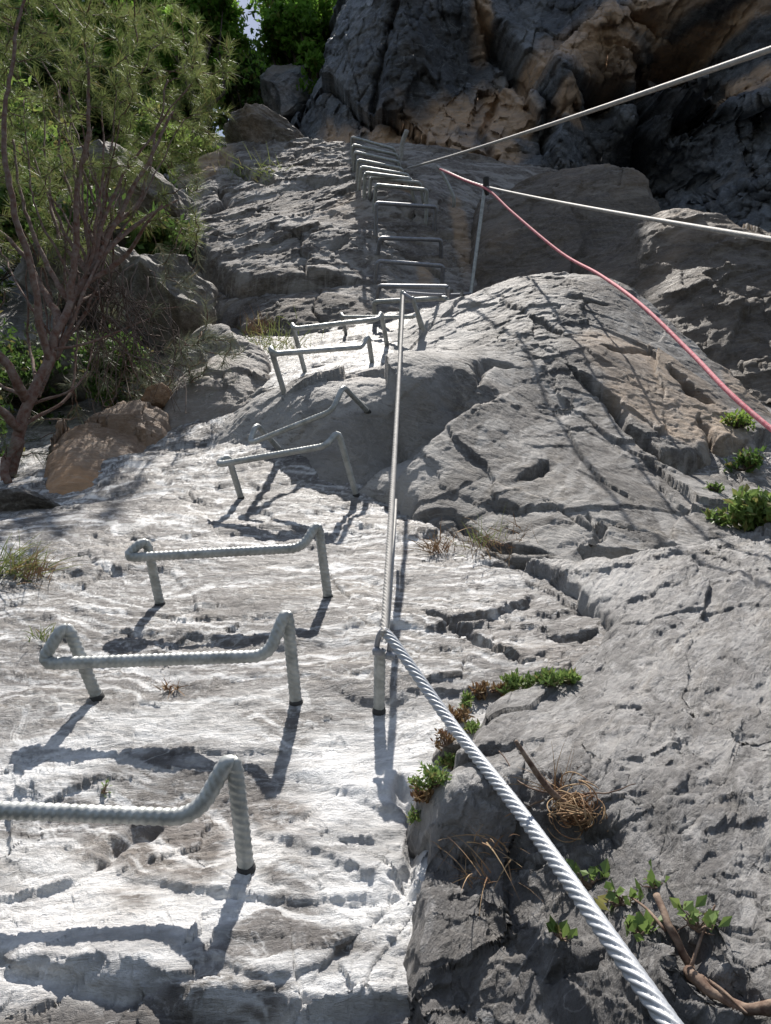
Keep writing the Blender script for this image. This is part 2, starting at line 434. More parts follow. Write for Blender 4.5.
def wavy(x, y, h, p3, seed, kx=2.2, ky=15., ang=.12):
    """crisp wavy calcite lines and polished edges that follow the layering of the rock"""
    w = fbm(p3*2.4, 4, seed)*.16+fbm(p3*9, 3, seed+3)*.022
    yy = y+ang*x+w
    a = ridged(np.stack([x*kx, yy*ky, h*3], -1), 4, seed+5, .6)
    b = fbm(np.stack([x*kx*3, yy*ky*3, h*9], -1), 4, seed+8, .7)
    return a*.55+b*.8
def slab_pale(x, y, h, p3):
    n = fbm(np.stack([x*2.2, y*3.4, h], -1), 5, 91)+.35*fbm(np.stack([x*9, y*17, h], -1), 4, 95)
    lines = sstep(.72, .98, wavy(x, y, h, p3, 301))
    grit = sstep(-.25, .5, fbm(np.stack([x*22, y*46, h*20], -1), 4, 97, .7))
    lowz = sstep(1.15, .85, y+.25*n)          # scoured white strip around the lowest rungs
    patch = sstep(-.22, .12, n+.12*lowz)
    side = sstep(.24, .0, x-.10*y); far = sstep(3.9, 3.2, y); low = sstep(.50, .58, y+.08*noise3(p3*6, 44)); left = sstep(-1.9, -1.2, x)
    ridge = sstep(2.35, 2.7, y)
    return side*far*left*low*np.maximum(np.maximum(lines*.85, lowz*sstep(-.30, .0, n+.08)*(.9+.4*grit)), (.10+.6*ridge)*patch*grit*1.2)
sl_cr = [([(412,614),(448,630),(500,655),(545,668)], .006, .022, .006, .03), ([(120,765),(200,748),(290,748),(370,742)], .002, .004, .0015, .02),
         ([(540,640),(600,640)], .008, .02, 0, .03), ([(395,770),(415,830),(420,900)], .010, .025, 0, .03), 
         ([(0,505),(80,512),(150,498),(240,508)], .005, .01, .0, .02), ([(470,560),(520,565),(620,575)], .006, .012, .004, .05),
         ([(-40,985),(60,972),(120,975),(200,1000),(270,985),(330,1010),(430,1000)], .012, .01, .012, .05), ([(95,870),(130,835),(160,830)], .010, .016, .008, .03), ([(180,940),(250,962),(330,950),(420,880)], .004, .003, .003, .03),
         ([(60,610),(180,622),(330,612)], .004, .005, .003, .03), ([(420,640),(500,615),(540,590)], .004, .01, .008, .03)]
slab = rock_patch('rock_slab', slab_s, X, Y, 980, 760, M_slab, slab_det, sl_cr, attrs={
    'pale': slab_pale,
    'stain_shade': lambda x, y, h, p3: sstep(.58, .50, y+.08*noise3(p3*6, 44))*.8+sstep(.1, .45, fbm(p3*np.array([2, 4, 1])*1.5, 5, 71, .6))*.55+sstep(.55, .9, wavy(x, y, h, p3, 331, 2.6, 11.))*.45*sstep(.9, 1.2, y)+sstep(3.6, 4.3, y)*.35,  # bottom band is painted shade where the slab turns down; noise adds stains
    'ochre': lambda x, y, h, p3: sstep(.35, .7, fbm(p3*1.7, 4, 33))*.12}, fine=(.0030, 17., 6), seed=1)
prop(slab, 'pale polished limestone slab under the lowest iron rungs', None, None, 'structure')

# ---- upper rock face carrying the ladder of rungs
up_pts = [P(*q) for q in [(60,340,5.0),(140,330,4.7),(200,330,4.45),(250,330,4.25),(300,330,4.15),(370,325,4.05),(440,320,4.2),(490,320,4.4),(150,360,4.4),(300,360,3.9),(420,350,3.9),
    (110,250,5.9),(160,250,5.5),(205,250,5.15),(250,250,5),(350,250,4.75),(420,250,4.85),(480,250,4.95),(540,250,5.1),(150,190,6.9),(200,200,6.1),(300,200,5.6),(375,200,5.2),(450,200,5.4),(540,200,5.7),
    (170,150,7.6),(190,138,7.7),(240,150,7.0),(300,142,7.0),(350,142,6.8),(400,150,6.3),(450,165,6.0),(520,165,6.1)]]
up_pts += [P(*q) for q in [(100,200,9.2),(200,158,9.2),(300,160,9.2),(400,160,9),(540,170,9)]]
up_s = Surf(up_pts)
X, Y = rect(-2.6, 1.5, 3.7, 8.6, 560, 470)
up_poly = [(165,180,6.9),(188,137,7.6),(215,150,7.2),(232,125,7.6),(300,138,7.1),(350,138,6.9),(400,140,6.6),(470,150,6.4),(560,160,6.3),(560,250,5.2),(500,330,4.3),(420,352,3.9),(300,350,4.0),(250,318,4.3),(232,300,4.5),(200,262,5.0),(165,232,5.6),(160,205,6.2)]
def up_det(x, y, h):
    p = np.stack([x, y, h], -1); w = fbm(p*1.5, 3, 13)*.25
    f, e, r_ = facets(np.stack([x*1.1+w*1.5+.5*y, y*1.3+w+.2*x], -1), 21, .9)
    out = f*.045-.04*np.exp(-(e/.03)**2)*(r_ > .6)
    f, e, r_ = facets(np.stack([x*3.1+w*1.2, y*4.4+w*1.2-.5*x], -1), 22, 1.)
    out += f*.014-.008*np.exp(-(e/.03)**2)*(r_ > .7)
    f, e, r_ = facets(np.stack([x*8+w*2, y*13+w*2], -1), 23, 1.)
    out += f*.008
    return out+fbm(p*1.2, 5, 24, .42)*.06
up_cr = [([(175,228),(205,262),(232,285),(300,285),(372,283)], .025, .10, .05, .15), ([(215,152),(250,172),(275,180)], .03, .1, .04, .2), ([(200,215),(225,200),(215,185)], .03, .08, .04, .1), ([(300,175),(340,180),(372,178)], .03, .07, .03, .1),
         ([(382,245),(420,262),(445,275)], .015, .07, 0, .1), ([(330,255),(352,240)], .03, .07, 0, .1)]
upper = rock_patch('rock_face', up_s, X, Y, 560, 470, M_wall, up_det, up_cr, poly=up_poly, edge=(.5, 2.6, .12), cull=.8, attrs={
    'pale': lambda x, y, h, p3: sstep(.5, .95, wavy(x, y, h, p3, 361, 1.1, 5.))*.75,
    'ochre': lambda x, y, h, p3: np.maximum(blob(up_s, x, y, p3, [(400,190,20,6),(425,275,8,12),(205,165,15,12),(460,230,8,30)], 62)*.8, sstep(.2, .7, fbm(p3*1.9, 4, 63))*.3),
    'stain_shade': lambda x, y, h, p3: sstep(.15, .55, fbm(p3*1.3, 5, 64))*.55}, fine=(.010, 6., 5), seed=2)
prop(upper, 'grey fractured upper rock face carrying the tall ladder of rungs', None, None, 'structure')

# ---- great rounded bulge, middle right
dome_pts = [P(*q) for q in [(195,458,2.75),(230,412,2.9),(300,372,3.15),(372,342,3.4),(430,312,3.6),(480,288,3.68),(540,278,3.6),(600,278,3.5),(650,315,3.4),(700,350,3.25),(745,390,3.05),(800,440,2.9),
    (250,402,2.75),(285,396,2.62),(335,390,2.52),(400,384,2.46),(470,380,2.50),(500,390,2.56),(330,375,2.95),(400,362,2.95),(460,350,2.95),
    (262,440,2.58),(300,420,2.5),(350,415,2.42),(420,408,2.40),(300,465,2.46),(350,455,2.36),(380,470,2.33),(410,445,2.40),(450,412,2.42),(300,488,2.37),(350,492,2.31),
    (388,490,2.22),(430,455,2.28),(470,425,2.36),(508,400,2.50),(450,500,2.07),(450,535,1.96),(520,480,2.07),(520,565,1.745),(600,480,2.06),(580,570,1.70),(640,560,1.725),
    (560,420,2.46),(620,420,2.48),(600,350,2.80),(540,330,2.96),(500,340,2.96),(440,345,3.12),(450,325,3.3),(560,300,3.2),(640,350,2.95),(680,400,2.72),(700,450,2.48),(720,520,1.94),(760,470,2.42),(800,500,2.3),(260,485,2.4)]]
dome_s = Surf(dome_pts, eps=.05)
X, Y = rect(-.95, 1.75, 1.5, 4.3, 640, 620)
dome_poly = [(185,455,2.78),(232,404,3.0),(300,366,3.2),(372,336,3.45),(430,306,3.68),(480,283,3.75),(540,272,3.72),(600,272,3.6),(650,310,3.5),(700,345,3.3),(745,385,3.12),(800,435,2.95),(830,520,2.3),(730,548,1.82),(650,570,1.69),
             (580,577,1.67),(520,574,1.71),(450,547,1.93),(395,512,2.24),(340,505,2.28),(262,488,2.38),(205,470,2.55)]
def dome_det(x, y, h):
    p = np.stack([x, y, h], -1); w = fbm(p*2.2, 3, 113)*.18
    f, e, r_ = facets(np.stack([x*1.9+w*.9-y*.7, y*1.7+w+.9*x], -1), 121, .8)
    out = f*.050-.012*np.exp(-(e/.02)**2)*(r_ > .8)
    f, e, r_ = facets(np.stack([x*5.2+w*1.2+y*1.5, y*6.1+w*1.2-2*x], -1), 122, .9)
    out += f*.006-.0015*np.exp(-(e/.02)**2)*(r_ > .9)
    f, e, r_ = facets(np.stack([x*15+w*2.5, y*18+w*2.5-6*x], -1), 123, .9)
    out += f*.0018
    sx = x*.75+y*.66; sy = y*.75-x*.66
    out += .003*ridged(np.stack([sx*9+w*4, sy*2.0, h*3], -1), 3, 127, .5)
    return out+fbm(p*1.6, 3, 124, .35)*.024
dome_cr = [([(395,508),(440,530),(480,552),(530,566),(590,570),(650,560),(715,538)], .010, .05, .010, .04), ([(562,364),(590,385),(612,402),(625,425),(650,445),(668,468)], .011, .07, .014, .06), ([(655,462),(700,462),(745,450)], .020, .10, .04, .07),
           ([(528,310),(555,325),(565,332)], .010, .045, .008, .03), ([(562,296),(585,297),(608,304)], .014, .06, .0, .03), ([(600,343),(625,347),(660,347)], .009, .05, .008, .03), ([(672,370),(690,395),(718,414)], .020, .08, .012, .05),
           ([(508,398),(470,425),(430,455),(388,490)], .008, .014, .022, .08), ([(512,480),(535,470),(552,456)], .014, .045, .01, .04), ([(480,505),(520,515),(560,510),(600,535)], .006, .02, .010, .05),
           ([(575,548),(600,556),(640,558),(700,540)], .012, .05, .014, .04), ([(450,300),(500,300),(530,312)], .003, .008, .008, .06), ([(478,392),(484,365),(520,375)], .018, .05, 0, .03),
           ([(700,420),(735,470),(745,500)], .014, .07, 0, .04), ([(560,420),(600,470),(640,500)], .003, .008, .006, .05), ([(380,522),(450,515),(500,545),(560,560)], .006, .018, .010, .03), ([(430,345),(470,352),(500,345)], .002, .006, .006, .04),
           ([(595,395),(640,420),(665,440)], .002, .006, .006, .05), ([(585,505),(600,530),(590,548)], .008, .03, .006, .03), ([(440,440),(480,470),(500,520)], .002, .006, .008, .05), ([(645,470),(690,505),(735,520)], .003, .01, .008, .04)]
dome = rock_patch('boulder', dome_s, X, Y, 640, 620, M_dome, dome_det, dome_cr, poly=dome_poly, edge=(.5, 4.5, .035), cull=.35, attrs={
    'pale': lambda x, y, h, p3: np.maximum(blob(dome_s, x, y, p3, [(330,380,110,22),(400,345,60,20),(450,310,45,18),(240,420,40,25)], 161, .3, .5)*1.0, sstep(.5, .95, wavy(x*.75+y*.66, y*.75-x*.66, h, p3, 351, 2.0, 8., 0))*.7),
    'ochre': lambda x, y, h, p3: np.maximum(blob(dome_s, x, y, p3, [(640,360,38,22),(668,400,38,36),(695,430,28,16),(750,400,14,24)], 163, .2, .35), sstep(.3, .8, fbm(p3*2.1, 4, 164))*.25),
    'stain_shade': lambda x, y, h, p3: np.maximum(blob(dome_s, x, y, p3, [(345,440,120,36),(590,455,40,30)], 165, .3, .6)*.45, sstep(.05, .5, fbm(p3*2.2, 6, 166, .65))*.6)}, fine=(.0033, 10., 6), seed=3)  # wide blob paints the overhang's shade below the ridge; noise adds stains
prop(dome, 'great rounded grey rock bulge with an ochre patch at mid height', 'boulder', None)

# ---- foreground shelf, lower right
blk_h = [(424,1100,.03),(428,1024,.045),(424,900,.05),(420,815,.055),(445,800,.075),(500,790,.09),(560,790,.10),(445,770,.075),(475,745,.075),(500,705,.06),(570,682,.045),(600,640,.04),(585,600,.035),(530,575,.03),(600,575,.05),(700,550,.05),(775,538,.05),(950,520,.08),
    (650,640,.06),(771,620,.09),(700,720,.095),(771,720,.12),(560,740,.085),(620,800,.11),(771,800,.145),(950,800,.2),(450,862,.03),(520,868,.045),(570,850,.075),(500,950,.022),(480,1030,.005),(560,1030,.03),(620,950,.10),(700,900,.13),(771,960,.15),(771,1030,.145),(660,1030,.11),(950,1024,.22),(600,1200,-.02),(900,1200,.12)]
blk_s = Surf([Ph(*q) for q in blk_h], eps=.04)
X, Y = fan(.30, 2.25, 760, 620, -.02, .80)
bpoly = [(a, b, zh(b, c)) for a, b, c in [(440,1200,0),(431,1024,.0),(425,900,.0),(419,812,.0),(440,792,.04),(458,765,.04),(472,742,.04),(498,706,.03),(572,678,.02),(604,640,.01),(586,600,.01),(524,570,.0),(600,568,.03),(700,543,.03),(771,530,.03),(1000,500,.03),(1400,700,.1),(1500,1500,.1),(500,1500,0)]]
def blk_det(x, y, h):
    p = np.stack([x, y, h], -1); w = fbm(p*4, 3, 213)*.08
    out = 0
    # long worn flutes and fine streaks running down to the left
    al = x*.60+y*.80; ac = x*.80-y*.60
    ph = (ac+w*.9)/.11; fl = np.abs(ph-np.round(ph))*2
    out = out+.016*(fl**1.4-.4)*sstep(-.1, .3, noise3(p*2.1, 214))*sstep(.18, .34, x)
    out = out+.0035*ridged(np.stack([ac*11, al*2.6, h*6], -1)+w[:, None]*4, 3, 231, .5)*sstep(.05, .2, x)
    for per, am, sd in ((.10, .010, 1), (.043, .0045, 2)):
        q = (ac+.12*al+fbm(p*np.array([2., 2., 2.])/per*.1, 4, 240+sd)*per*1.3)/per; fr = q-np.floor(q)
        out = out+am*np.where(fr < .2, sstep(0, .2, fr), 1-(fr-.2)/.8)*sstep(-.2, .25, noise3(p*3.3+sd, 244))*sstep(.12, .26, x)
    out = out-.004*sstep(.25, .6, fbm(np.stack([ac*34, al*13, h*20], -1), 3, 233))
    f, e, r_ = facets(np.stack([x*4.2+w*3-y*2, y*3.2+w*2+x], -1), 221, .9)
    out = out+f*.012-.003*np.exp(-(e/.02)**2)*(r_ > .85)
    f, e, r_ = facets(np.stack([x*12+w*5, y*14+w*5-5*x], -1), 222, .9)
    out = out+f*.0032
    # solution pits
    f, e, r_ = facets(np.stack([x*26+w*9, y*24+w*9], -1), 224, 0)
    lowc = sstep(.35, .25, y-0*x)*0
    pit = sstep(.2, .75, e)*(r_ > .86); out = out-.004*pit
    return out+fbm(p*5, 5, 225, .35)*.014*(1+sstep(.95, .6, y)*.8)
bl_cr = [([(440,835),(500,850),(560,845),(600,835)], .006, .012, -.006, .05), ([(430,745),(470,750),(520,740)], .006, .02, .006, .03), ([(575,820),(600,835),(610,860)], .006, .016, 0, .02),
         ([(540,1000),(570,980),(620,985)], .005, .012, .003, .03), ([(490,900),(500,940),(520,980)], .004, .008, .003, .03), ([(690,545),(740,570),(771,600)], .003, .007, .002, .03), ([(600,625),(650,630),(720,612),(771,605)], .002, .005, .002, .03), ([(650,930),(700,985),(771,1010)], .01, .02, -.005, .03)]
blk = rock_patch('rock_shelf', blk_s, X, Y, 760, 620, M_block, blk_det, bl_cr, poly=bpoly, edge=(.5, 4.5, .018), cull=.12, attrs={
    'pale': lambda x, y, h, p3: np.maximum(blob(blk_s, x, y, p3, [(470,790,60,24),(600,600,60,30)], 261, .5, .6)*.8, sstep(.5, .95, wavy(x*.6+y*.8, x*.8-y*.6, h, p3, 341, 3.0, 12., 0))*.45),
    'ochre': lambda x, y, h, p3: sstep(.25, .7, fbm(p3*2.7, 4, 263))*.22,
    'stain_shade': lambda x, y, h, p3: np.maximum(sstep(.1, .5, fbm(np.stack([(x*.8-y*.6)*6, (x*.6+y*.8)*1.6, h*2], -1), 5, 264, .6))*.6, sstep(.78, .70, y+.06*noise3(p3*7, 265))*sstep(.32, .2, x)*.6)}, fine=(.0027, 20., 6), seed=4)  # front left face darkened as painted shade, beside streaky stains
prop(blk, 'grey pitted rock shelf in the lower right foreground under the thick cable', 'rock shelf')

# ---- dark boulders wedged under the overhang
def back_boulder(name, pts, poly, x0, x1, y0, y1, seed, mat, label, n=230, ochre=.3):
    s = Surf([P(*q) for q in pts], eps=.08); X, Y = rect(x0, x1, y0, y1, n, n)
    def det(x, y, h):
        p = np.stack([x, y, h], -1); w = fbm(p*1.8, 3, seed)*.2
        f, e, r_ = facets(np.stack([x*1.6+w, y*1.5+w+.4*x], -1), seed+1, .9); o = f*.07
        f, e, r_ = facets(np.stack([x*4.5+w*2, y*5+w*2], -1), seed+2, .9)
        return o+f*.018-.008*np.exp(-(e/.03)**2)*(r_ > .7)+fbm(p*1.3, 3, seed+3, .4)*.06
    o = rock_patch(name, s, X, Y, n, n, mat, det, (), poly=poly, edge=(.5, 3., .1), cull=.7, attrs={
        'pale': lambda x, y, h, p3: sstep(.1, .6, fbm(p3*2, 4, seed+4))*.4, 'ochre': lambda x, y, h, p3: sstep(-.1, .5, fbm(p3*1.6, 4, seed+5))*ochre,
        'stain_shade': lambda x, y, h, p3: sstep(.0, .5, fbm(p3*1.5, 4, seed+6))*.5}, fine=(.009, 5., 4), seed=seed)
    return prop(o, label, 'boulder', None)
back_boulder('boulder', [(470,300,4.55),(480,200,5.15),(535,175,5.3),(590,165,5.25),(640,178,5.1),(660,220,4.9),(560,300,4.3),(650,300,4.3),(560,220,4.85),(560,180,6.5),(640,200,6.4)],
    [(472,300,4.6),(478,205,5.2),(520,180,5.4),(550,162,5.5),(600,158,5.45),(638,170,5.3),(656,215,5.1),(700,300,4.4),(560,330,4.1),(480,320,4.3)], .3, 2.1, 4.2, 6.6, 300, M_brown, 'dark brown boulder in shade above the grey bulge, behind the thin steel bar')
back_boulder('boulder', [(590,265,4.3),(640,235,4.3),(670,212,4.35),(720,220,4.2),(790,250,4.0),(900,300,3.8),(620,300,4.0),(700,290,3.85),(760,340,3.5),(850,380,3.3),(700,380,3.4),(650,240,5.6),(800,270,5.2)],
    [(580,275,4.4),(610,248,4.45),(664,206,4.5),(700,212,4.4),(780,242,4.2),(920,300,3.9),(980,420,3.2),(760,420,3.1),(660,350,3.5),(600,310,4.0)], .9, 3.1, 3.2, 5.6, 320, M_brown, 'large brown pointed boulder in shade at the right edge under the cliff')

# ---- overhanging cliff, upper right
Ec = np.array([[1, 0, 0], [0, sa, ca], [0, -ca, sa]]); Oc = np.array(P(385, 100, 7.0))
cl_raw = [(290,150,8.2),(310,110,7.6),(330,60,7.4),(352,5,7.2),(370,-60,7.2),(360,100,6.9),(400,60,6.6),(400,0,6.6),(420,-60,6.6),(405,140,6.5),(400,185,6.3),(470,60,6.5),(460,140,6.3),(470,190,6.0),(500,100,6.3),(520,0,6.4),
    (560,40,5.9),(620,20,5.6),(700,10,5.4),(771,10,5.2),(900,0,5.2),(900,-60,5.2),(700,-60,5.6),(560,-60,6.2),(560,75,5.8),(640,95,5.6),(700,85,5.35),(771,80,5.2),(600,110,6.1),(560,150,6.0),(540,200,5.9),(620,160,6.1),(640,200,6.3),(652,150,6.6),(655,100,6.3),
    (680,150,5.7),(720,130,5.4),(771,120,5.2),(900,120,5.1),(700,200,5.5),(760,230,5.2),(900,250,5),(650,260,6.0),(560,260,6.2),(460,250,6.2),(380,240,6.5),(800,350,4.9),(600,350,5.8)]
cl_pts = [tuple(P(a, b, c*(1.2+.15*min(1, max(0, (a-400)/300))))) for a, b, c in cl_raw]
cl_s = Surf(cl_pts, eps=.1, frame=(Oc, Ec))
X, Y = rect(-1.5, 6.4, -3.0, 3.2, 520, 740)
def cl_det(x, y, h):
    p = np.stack([x, y, h], -1); w = fbm(p*.9, 3, 413)*.28
    f, e, r_ = facets(np.stack([x*.75+w*.7+.4*y, y*.5+w*.7-.3*x], -1), 421, 1.)
    out = f*.38-.10*np.exp(-(e/.03)**2)*(r_ > .7)
    f, e, r_ = facets(np.stack([x*2.6+w*.8+y, y*2.0+w*.8-1.2*x], -1), 422, 1.)
    out += f*.085-.03*np.exp(-(e/.03)**2)*(r_ > .7)
    f, e, r_ = facets(np.stack([x*7+w*1.5, y*6+w*1.5], -1), 423, 1.)
    f2, e2, r2 = facets(np.stack([x*15+w*2, y*13+w*2], -1), 426, 1.)
    return out+f*.04+f2*.012+ridged(p*np.array([1.4, .6, 1]), 5, 424, .42)*.015+.012*fbm(np.stack([(x*.5+y*.85)*1.5, (y*.5-x*.85)*7, h], -1), 5, 428, .6)
cl_poly = [(275,160,9.6),(300,120,9.4),(325,55,9.),(345,0,8.9),(356,-40,8.8),(385,-85,8.8),(480,-95,8.2),(580,-105,8.0),(700,-142,7.4),(1500,-142,7.),(1500,500,7.),(380,330,7.8),(330,200,8.4)]
cl_cr = [([(470,0),(520,60),(555,110),(545,160)], .06, .3, .15, .3), ([(640,60),(650,130),(640,180),(655,210)], .07, .45, 0, .3), ([(560,78),(620,90),(700,90),(771,78)], .05, .3, .15, .3), ([(690,95),(705,120),(700,135)], .06, .3, 0, .2), ([(400,0),(385,60),(370,130)], .05, .2, .08, .3),
         ([(655,190),(700,180),(771,200)], .04, .2, .05, .2), ([(500,90),(480,140),(500,170)], .03, .15, .05, .2), ([(620,0),(680,40),(771,60)], .03, .12, .04, .2)]
cliff = rock_patch('cliff', cl_s, X, Y, 520, 740, M_cliff, cl_det, cl_cr, poly=cl_poly, edge=(.5, 2.5, .25), cull=.9, attrs={
    'pale': lambda x, y, h, p3: sstep(.1, .6, fbm(p3*np.array([1.6, .7, 1]), 5, 461))*.6,
    'ochre': lambda x, y, h, p3: np.maximum(blob(cl_s, x, y, p3, [(430,165,75,34),(600,60,60,30),(500,110,30,30),(385,140,28,30),(440,120,40,25),(600,40,45,35),(680,60,60,16),(650,15,45,20),(500,150,18,25),(570,110,10,25),(750,90,40,10),(480,30,10,30),(330,160,20,30)], 462, .4, .7)*.95, sstep(.3, .8, fbm(p3, 4, 463))*.3),
    'stain_shade': lambda x, y, h, p3: np.maximum(blob(cl_s, x, y, p3, [(440,50,50,50),(645,130,22,60),(700,110,30,14),(560,10,40,20),(400,90,26,40)], 465, .4, .8)*.85, sstep(.0, .5, fbm(p3*np.array([1.2, .5, 1]), 5, 466))*.6)}, fine=(.035, 2.6, 6), seed=6)  # blobs along the clefts are painted shade; noise adds darker streaks
prop(cliff, 'dark blue grey overhanging cliff with ochre patches, upper right', None, None, 'structure')

# ---- loose boulders: closed bodies cut by random planes
def ico(sub):
    import bmesh
    bm = bmesh.new(); bmesh.ops.create_icosphere(bm, subdivisions=sub, radius=1)
    V = np.array([v.co[:] for v in bm.verts]); Fc = np.array([[v.index for v in f.verts] for f in bm.faces]); bm.free(); return V, Fc
ICO = {6: ico(6), 5: ico(5)}
def boulder(px, py, z, rx, ry, rz, seed, mat, label, cat='boulder', rot=0., ochre=.2, group=None, sub=6, stain_shade=.3):
    V0, Fc = ICO[sub]; V = V0.copy(); r = np.random.default_rng(seed)
    for k in range(22):
        n = r.normal(size=3); n /= np.linalg.norm(n); d = r.uniform(.55, .85)
        dd = V @ n-d; V = V-np.clip(dd, 0, None)[:, None]*n*.93
    V = V+V0*(fbm(V0*1.3, 5, seed)*.16)[:, None]+V0*(fbm(V0*5, 5, seed+3, .6)*.035)[:, None]
    V = V*np.array([rx, ry, rz]); c_, s_ = math.cos(rot), math.sin(rot)
    V = np.stack([V[:, 0]*c_-V[:, 2]*s_, V[:, 1], V[:, 0]*s_+V[:, 2]*c_], -1)
    c = PW(px, py, z); p3 = V*1.0+seed
    me = mesh_np('boulder', V+np.array(c), Fc, mat, base=np.array(c)-[0, 0, rz*.8], attrs={
        'pale': np.clip(sstep(.1, .6, fbm(p3*3, 4, seed+4))*.6, 0, 1), 'ochre': np.clip(sstep(-.2, .4, fbm(p3*2, 4, seed+5))*ochre, 0, 1), 'stain_shade': np.clip(sstep(.1, .5, fbm(p3*3, 4, seed+6))*stain_shade, 0, 1)})
    return prop(me, label, cat, group)
back_boulder('boulder', [(160,395,3.2),(172,345,3.5),(200,325,3.55),(228,322,3.5),(258,345,3.4),(264,378,3.15),(235,405,2.95),(200,418,2.95),(165,412,3.0),(210,370,3.2),(190,380,3.12),(235,360,3.3),(210,330,3.9),(240,340,3.9)],
    [(158,405,3.1),(166,352,3.45),(196,324,3.58),(228,320,3.55),(260,343,3.45),(268,380,3.15),(240,408,2.94),(200,424,2.9),(165,420,2.95)], -1.25, -.3, 2.7, 4.1, 340, M_step, 'pale grey rounded rock step left of the middle rungs', 200, .15)
back_boulder('boulder', [(50,490,2.45),(48,455,2.65),(62,430,2.78),(105,410,2.9),(140,398,3.0),(165,405,2.95),(152,440,2.72),(125,470,2.55),(88,500,2.4),(100,440,2.7),(110,400,3.4),(60,415,3.3)],
    [(50,500,2.42),(46,455,2.66),(60,428,2.8),(103,408,2.92),(140,396,3.02),(168,404,2.96),(154,442,2.72),(128,472,2.55),(88,504,2.38)], -1.55, -.6, 2.1, 3.4, 350, M_tan, 'ochre brown slanting rock under the pine at the left edge of the pale slab', 200, 3.)
boulder(158, 398, 3.05, .07, .08, .05, 503, M_tan, 'small orange brown stone on top of the ochre brown slanting rock', rot=.5, ochre=.8, stain_shade=.1)
boulder(30, 512, 2.3, .14, .12, .05, 504, M_dome, 'low grey stone at the left edge below the pine roots')
boulder(172, 305, 4.3, .34, .4, .26, 505, M_dome, 'dark angular boulder in the cleft left of the upper face', stain_shade=.9)
boulder(105, 290, 4.6, .5, .45, .30, 506, M_dome, 'pale grey boulder behind the pine branches', rot=.1)
boulder(130, 215, 6.0, .75, .6, .45, 508, M_wall, 'grey rock block behind the pine crown at upper left', rot=-.2)
boulder(55, 375, 3.9, .4, .3, .24, 509, M_dome, 'grey boulder half hidden by the pine trunk', rot=.3)
boulder(452, 756, 1.08, .035, .05, .028, 510, M_block, 'small square grey stone stuck in the grassy crack beside the thick cable', 'stone', sub=5)
boulder(268, 150, 7.3, .55, .5, .22, 512, M_wall, 'dark jagged block on the skyline left of the topmost rungs', rot=-.4, stain_shade=.9)
boulder(290, 100, 10.5, .5, .5, .6, 513, M_cliff, 'dark rock block in shade between the trees and the cliff', stain_shade=.9)

# ================================================================== IRONWORK
bpy.context.view_layer.update()
DG = bpy.context.evaluated_depsgraph_get()
def ray(px, py, zmin=0.):
    """the rock surface seen at that place of the photograph (world), its normal and its distance"""
    d = (PW(px, py, 1)-CAMW); L = d.length; d = d/L
    ok, loc, nrm, _, ob, _ = S.ray_cast(DG, CAMW+d*zmin, d)
    if not ok: return PW(px, py, 6), Vector((0, -.6, .8)), 6.
    return loc, nrm, (loc-CAMW).length/L
NRM = W((0, 0, 1))
def rung(pts, zb, r, label, group='iron rungs up the rock', res=1, mat=None, bend=.024, prof=rebar, drop=(.975, .962), zs=None):
    """pts: base L, top L, corner L, corner R, top R, base R in photo pixels; zb = distance of the two feet or None (found on the rock)"""
    bl, tl, cl, cr, tr, br = pts
    pl, nl, zl = ray(*bl); pr, nr_, zr = ray(*br)
    if zb: zl, zr = zb; pl = PW(bl[0], bl[1], zl); pr = PW(br[0], br[1], zr)
    path = [pl]
    path += [PW(*tl, zl*drop[0])]
    if cl: path.append(PW(*cl, zl*drop[1]))
    if cr: path.append(PW(*cr, zr*drop[1]))
    path += [PW(*tr, zr*drop[0]), pr]
    dl = (path[0]-path[1]).normalized(); dr = (path[-1]-path[-2]).normalized()
    path[0] = path[0]+dl*.03; path[-1] = path[-1]+dr*.03
    root = empty('iron_rung', pl, label, 'rung', group)
    fp = fillet(path, bend); n = len(fp)
    pth = resample(fp, .0017*res if prof else .006)
    # split into left leg, step bar and right leg
    a = np.linalg.norm(pth-np.array(fp[5]), axis=1).argmin(); b = np.linalg.norm(pth-np.array(fp[n-6]), axis=1).argmin()
    for nm, sl in (('leg', pth[:a+1]), ('step_bar', pth[a:b+1]), ('leg', pth[b:])):
        if len(sl) < 2: continue
        V, Q = tube(sl, r*(.94 if res < 3 else 1), 24 if res < 3 else 10, prof, caps=(nm == 'leg'))
        mesh_np(nm, V, Q, mat or M_steel, parent=root)
    for p_, n_ in ((pl, nl), (pr, nr_)):                            # dark resin collar round the drilled hole
        if res < 3:
            d_ = (PW(*tl, zl*.975)-pl).normalized() if p_ is pl else (PW(*tr, zr*.975)-pr).normalized()
            V, Q = tube(np.array([p_-d_*.012, p_+d_*.0, p_+d_*.004]), [r*1.18, r*1.14, r*1.04], 14)
            mesh_np('resin_collar', V, Q, M_drill, parent=root)
    return root
rung([(-62,868),(-85,775),(-112,806),(196,818),(233,750),(246,868)], None, .0098, 'lowest ribbed iron rung, cut off by the left edge of the photo', res=1, bend=.03)
rung([(97,697),(66,622),(40,664),(268,656),(287,608),(296,702)], None, .0098, 'ribbed iron rung second from the bottom, with both its feet in the white slab', res=1)
rung([(160,604),(146,538),(124,558),(302,548),(318,522),(328,597)], None, .0096, 'ribbed iron rung third from the bottom, above the dry tuft', res=1)
rung([(241,498),(228,455),(216,465),(326,446),(338,431),(356,495)], None, .0095, 'fourth iron rung from the bottom, at the top of the polished slab', res=2)
rung([(282,452),(256,424),(249,444),(332,411),(343,386),(367,411)], None, .0085, 'crooked iron rung slanting up to the right, fifth from the bottom', res=2, drop=(.93, .915))
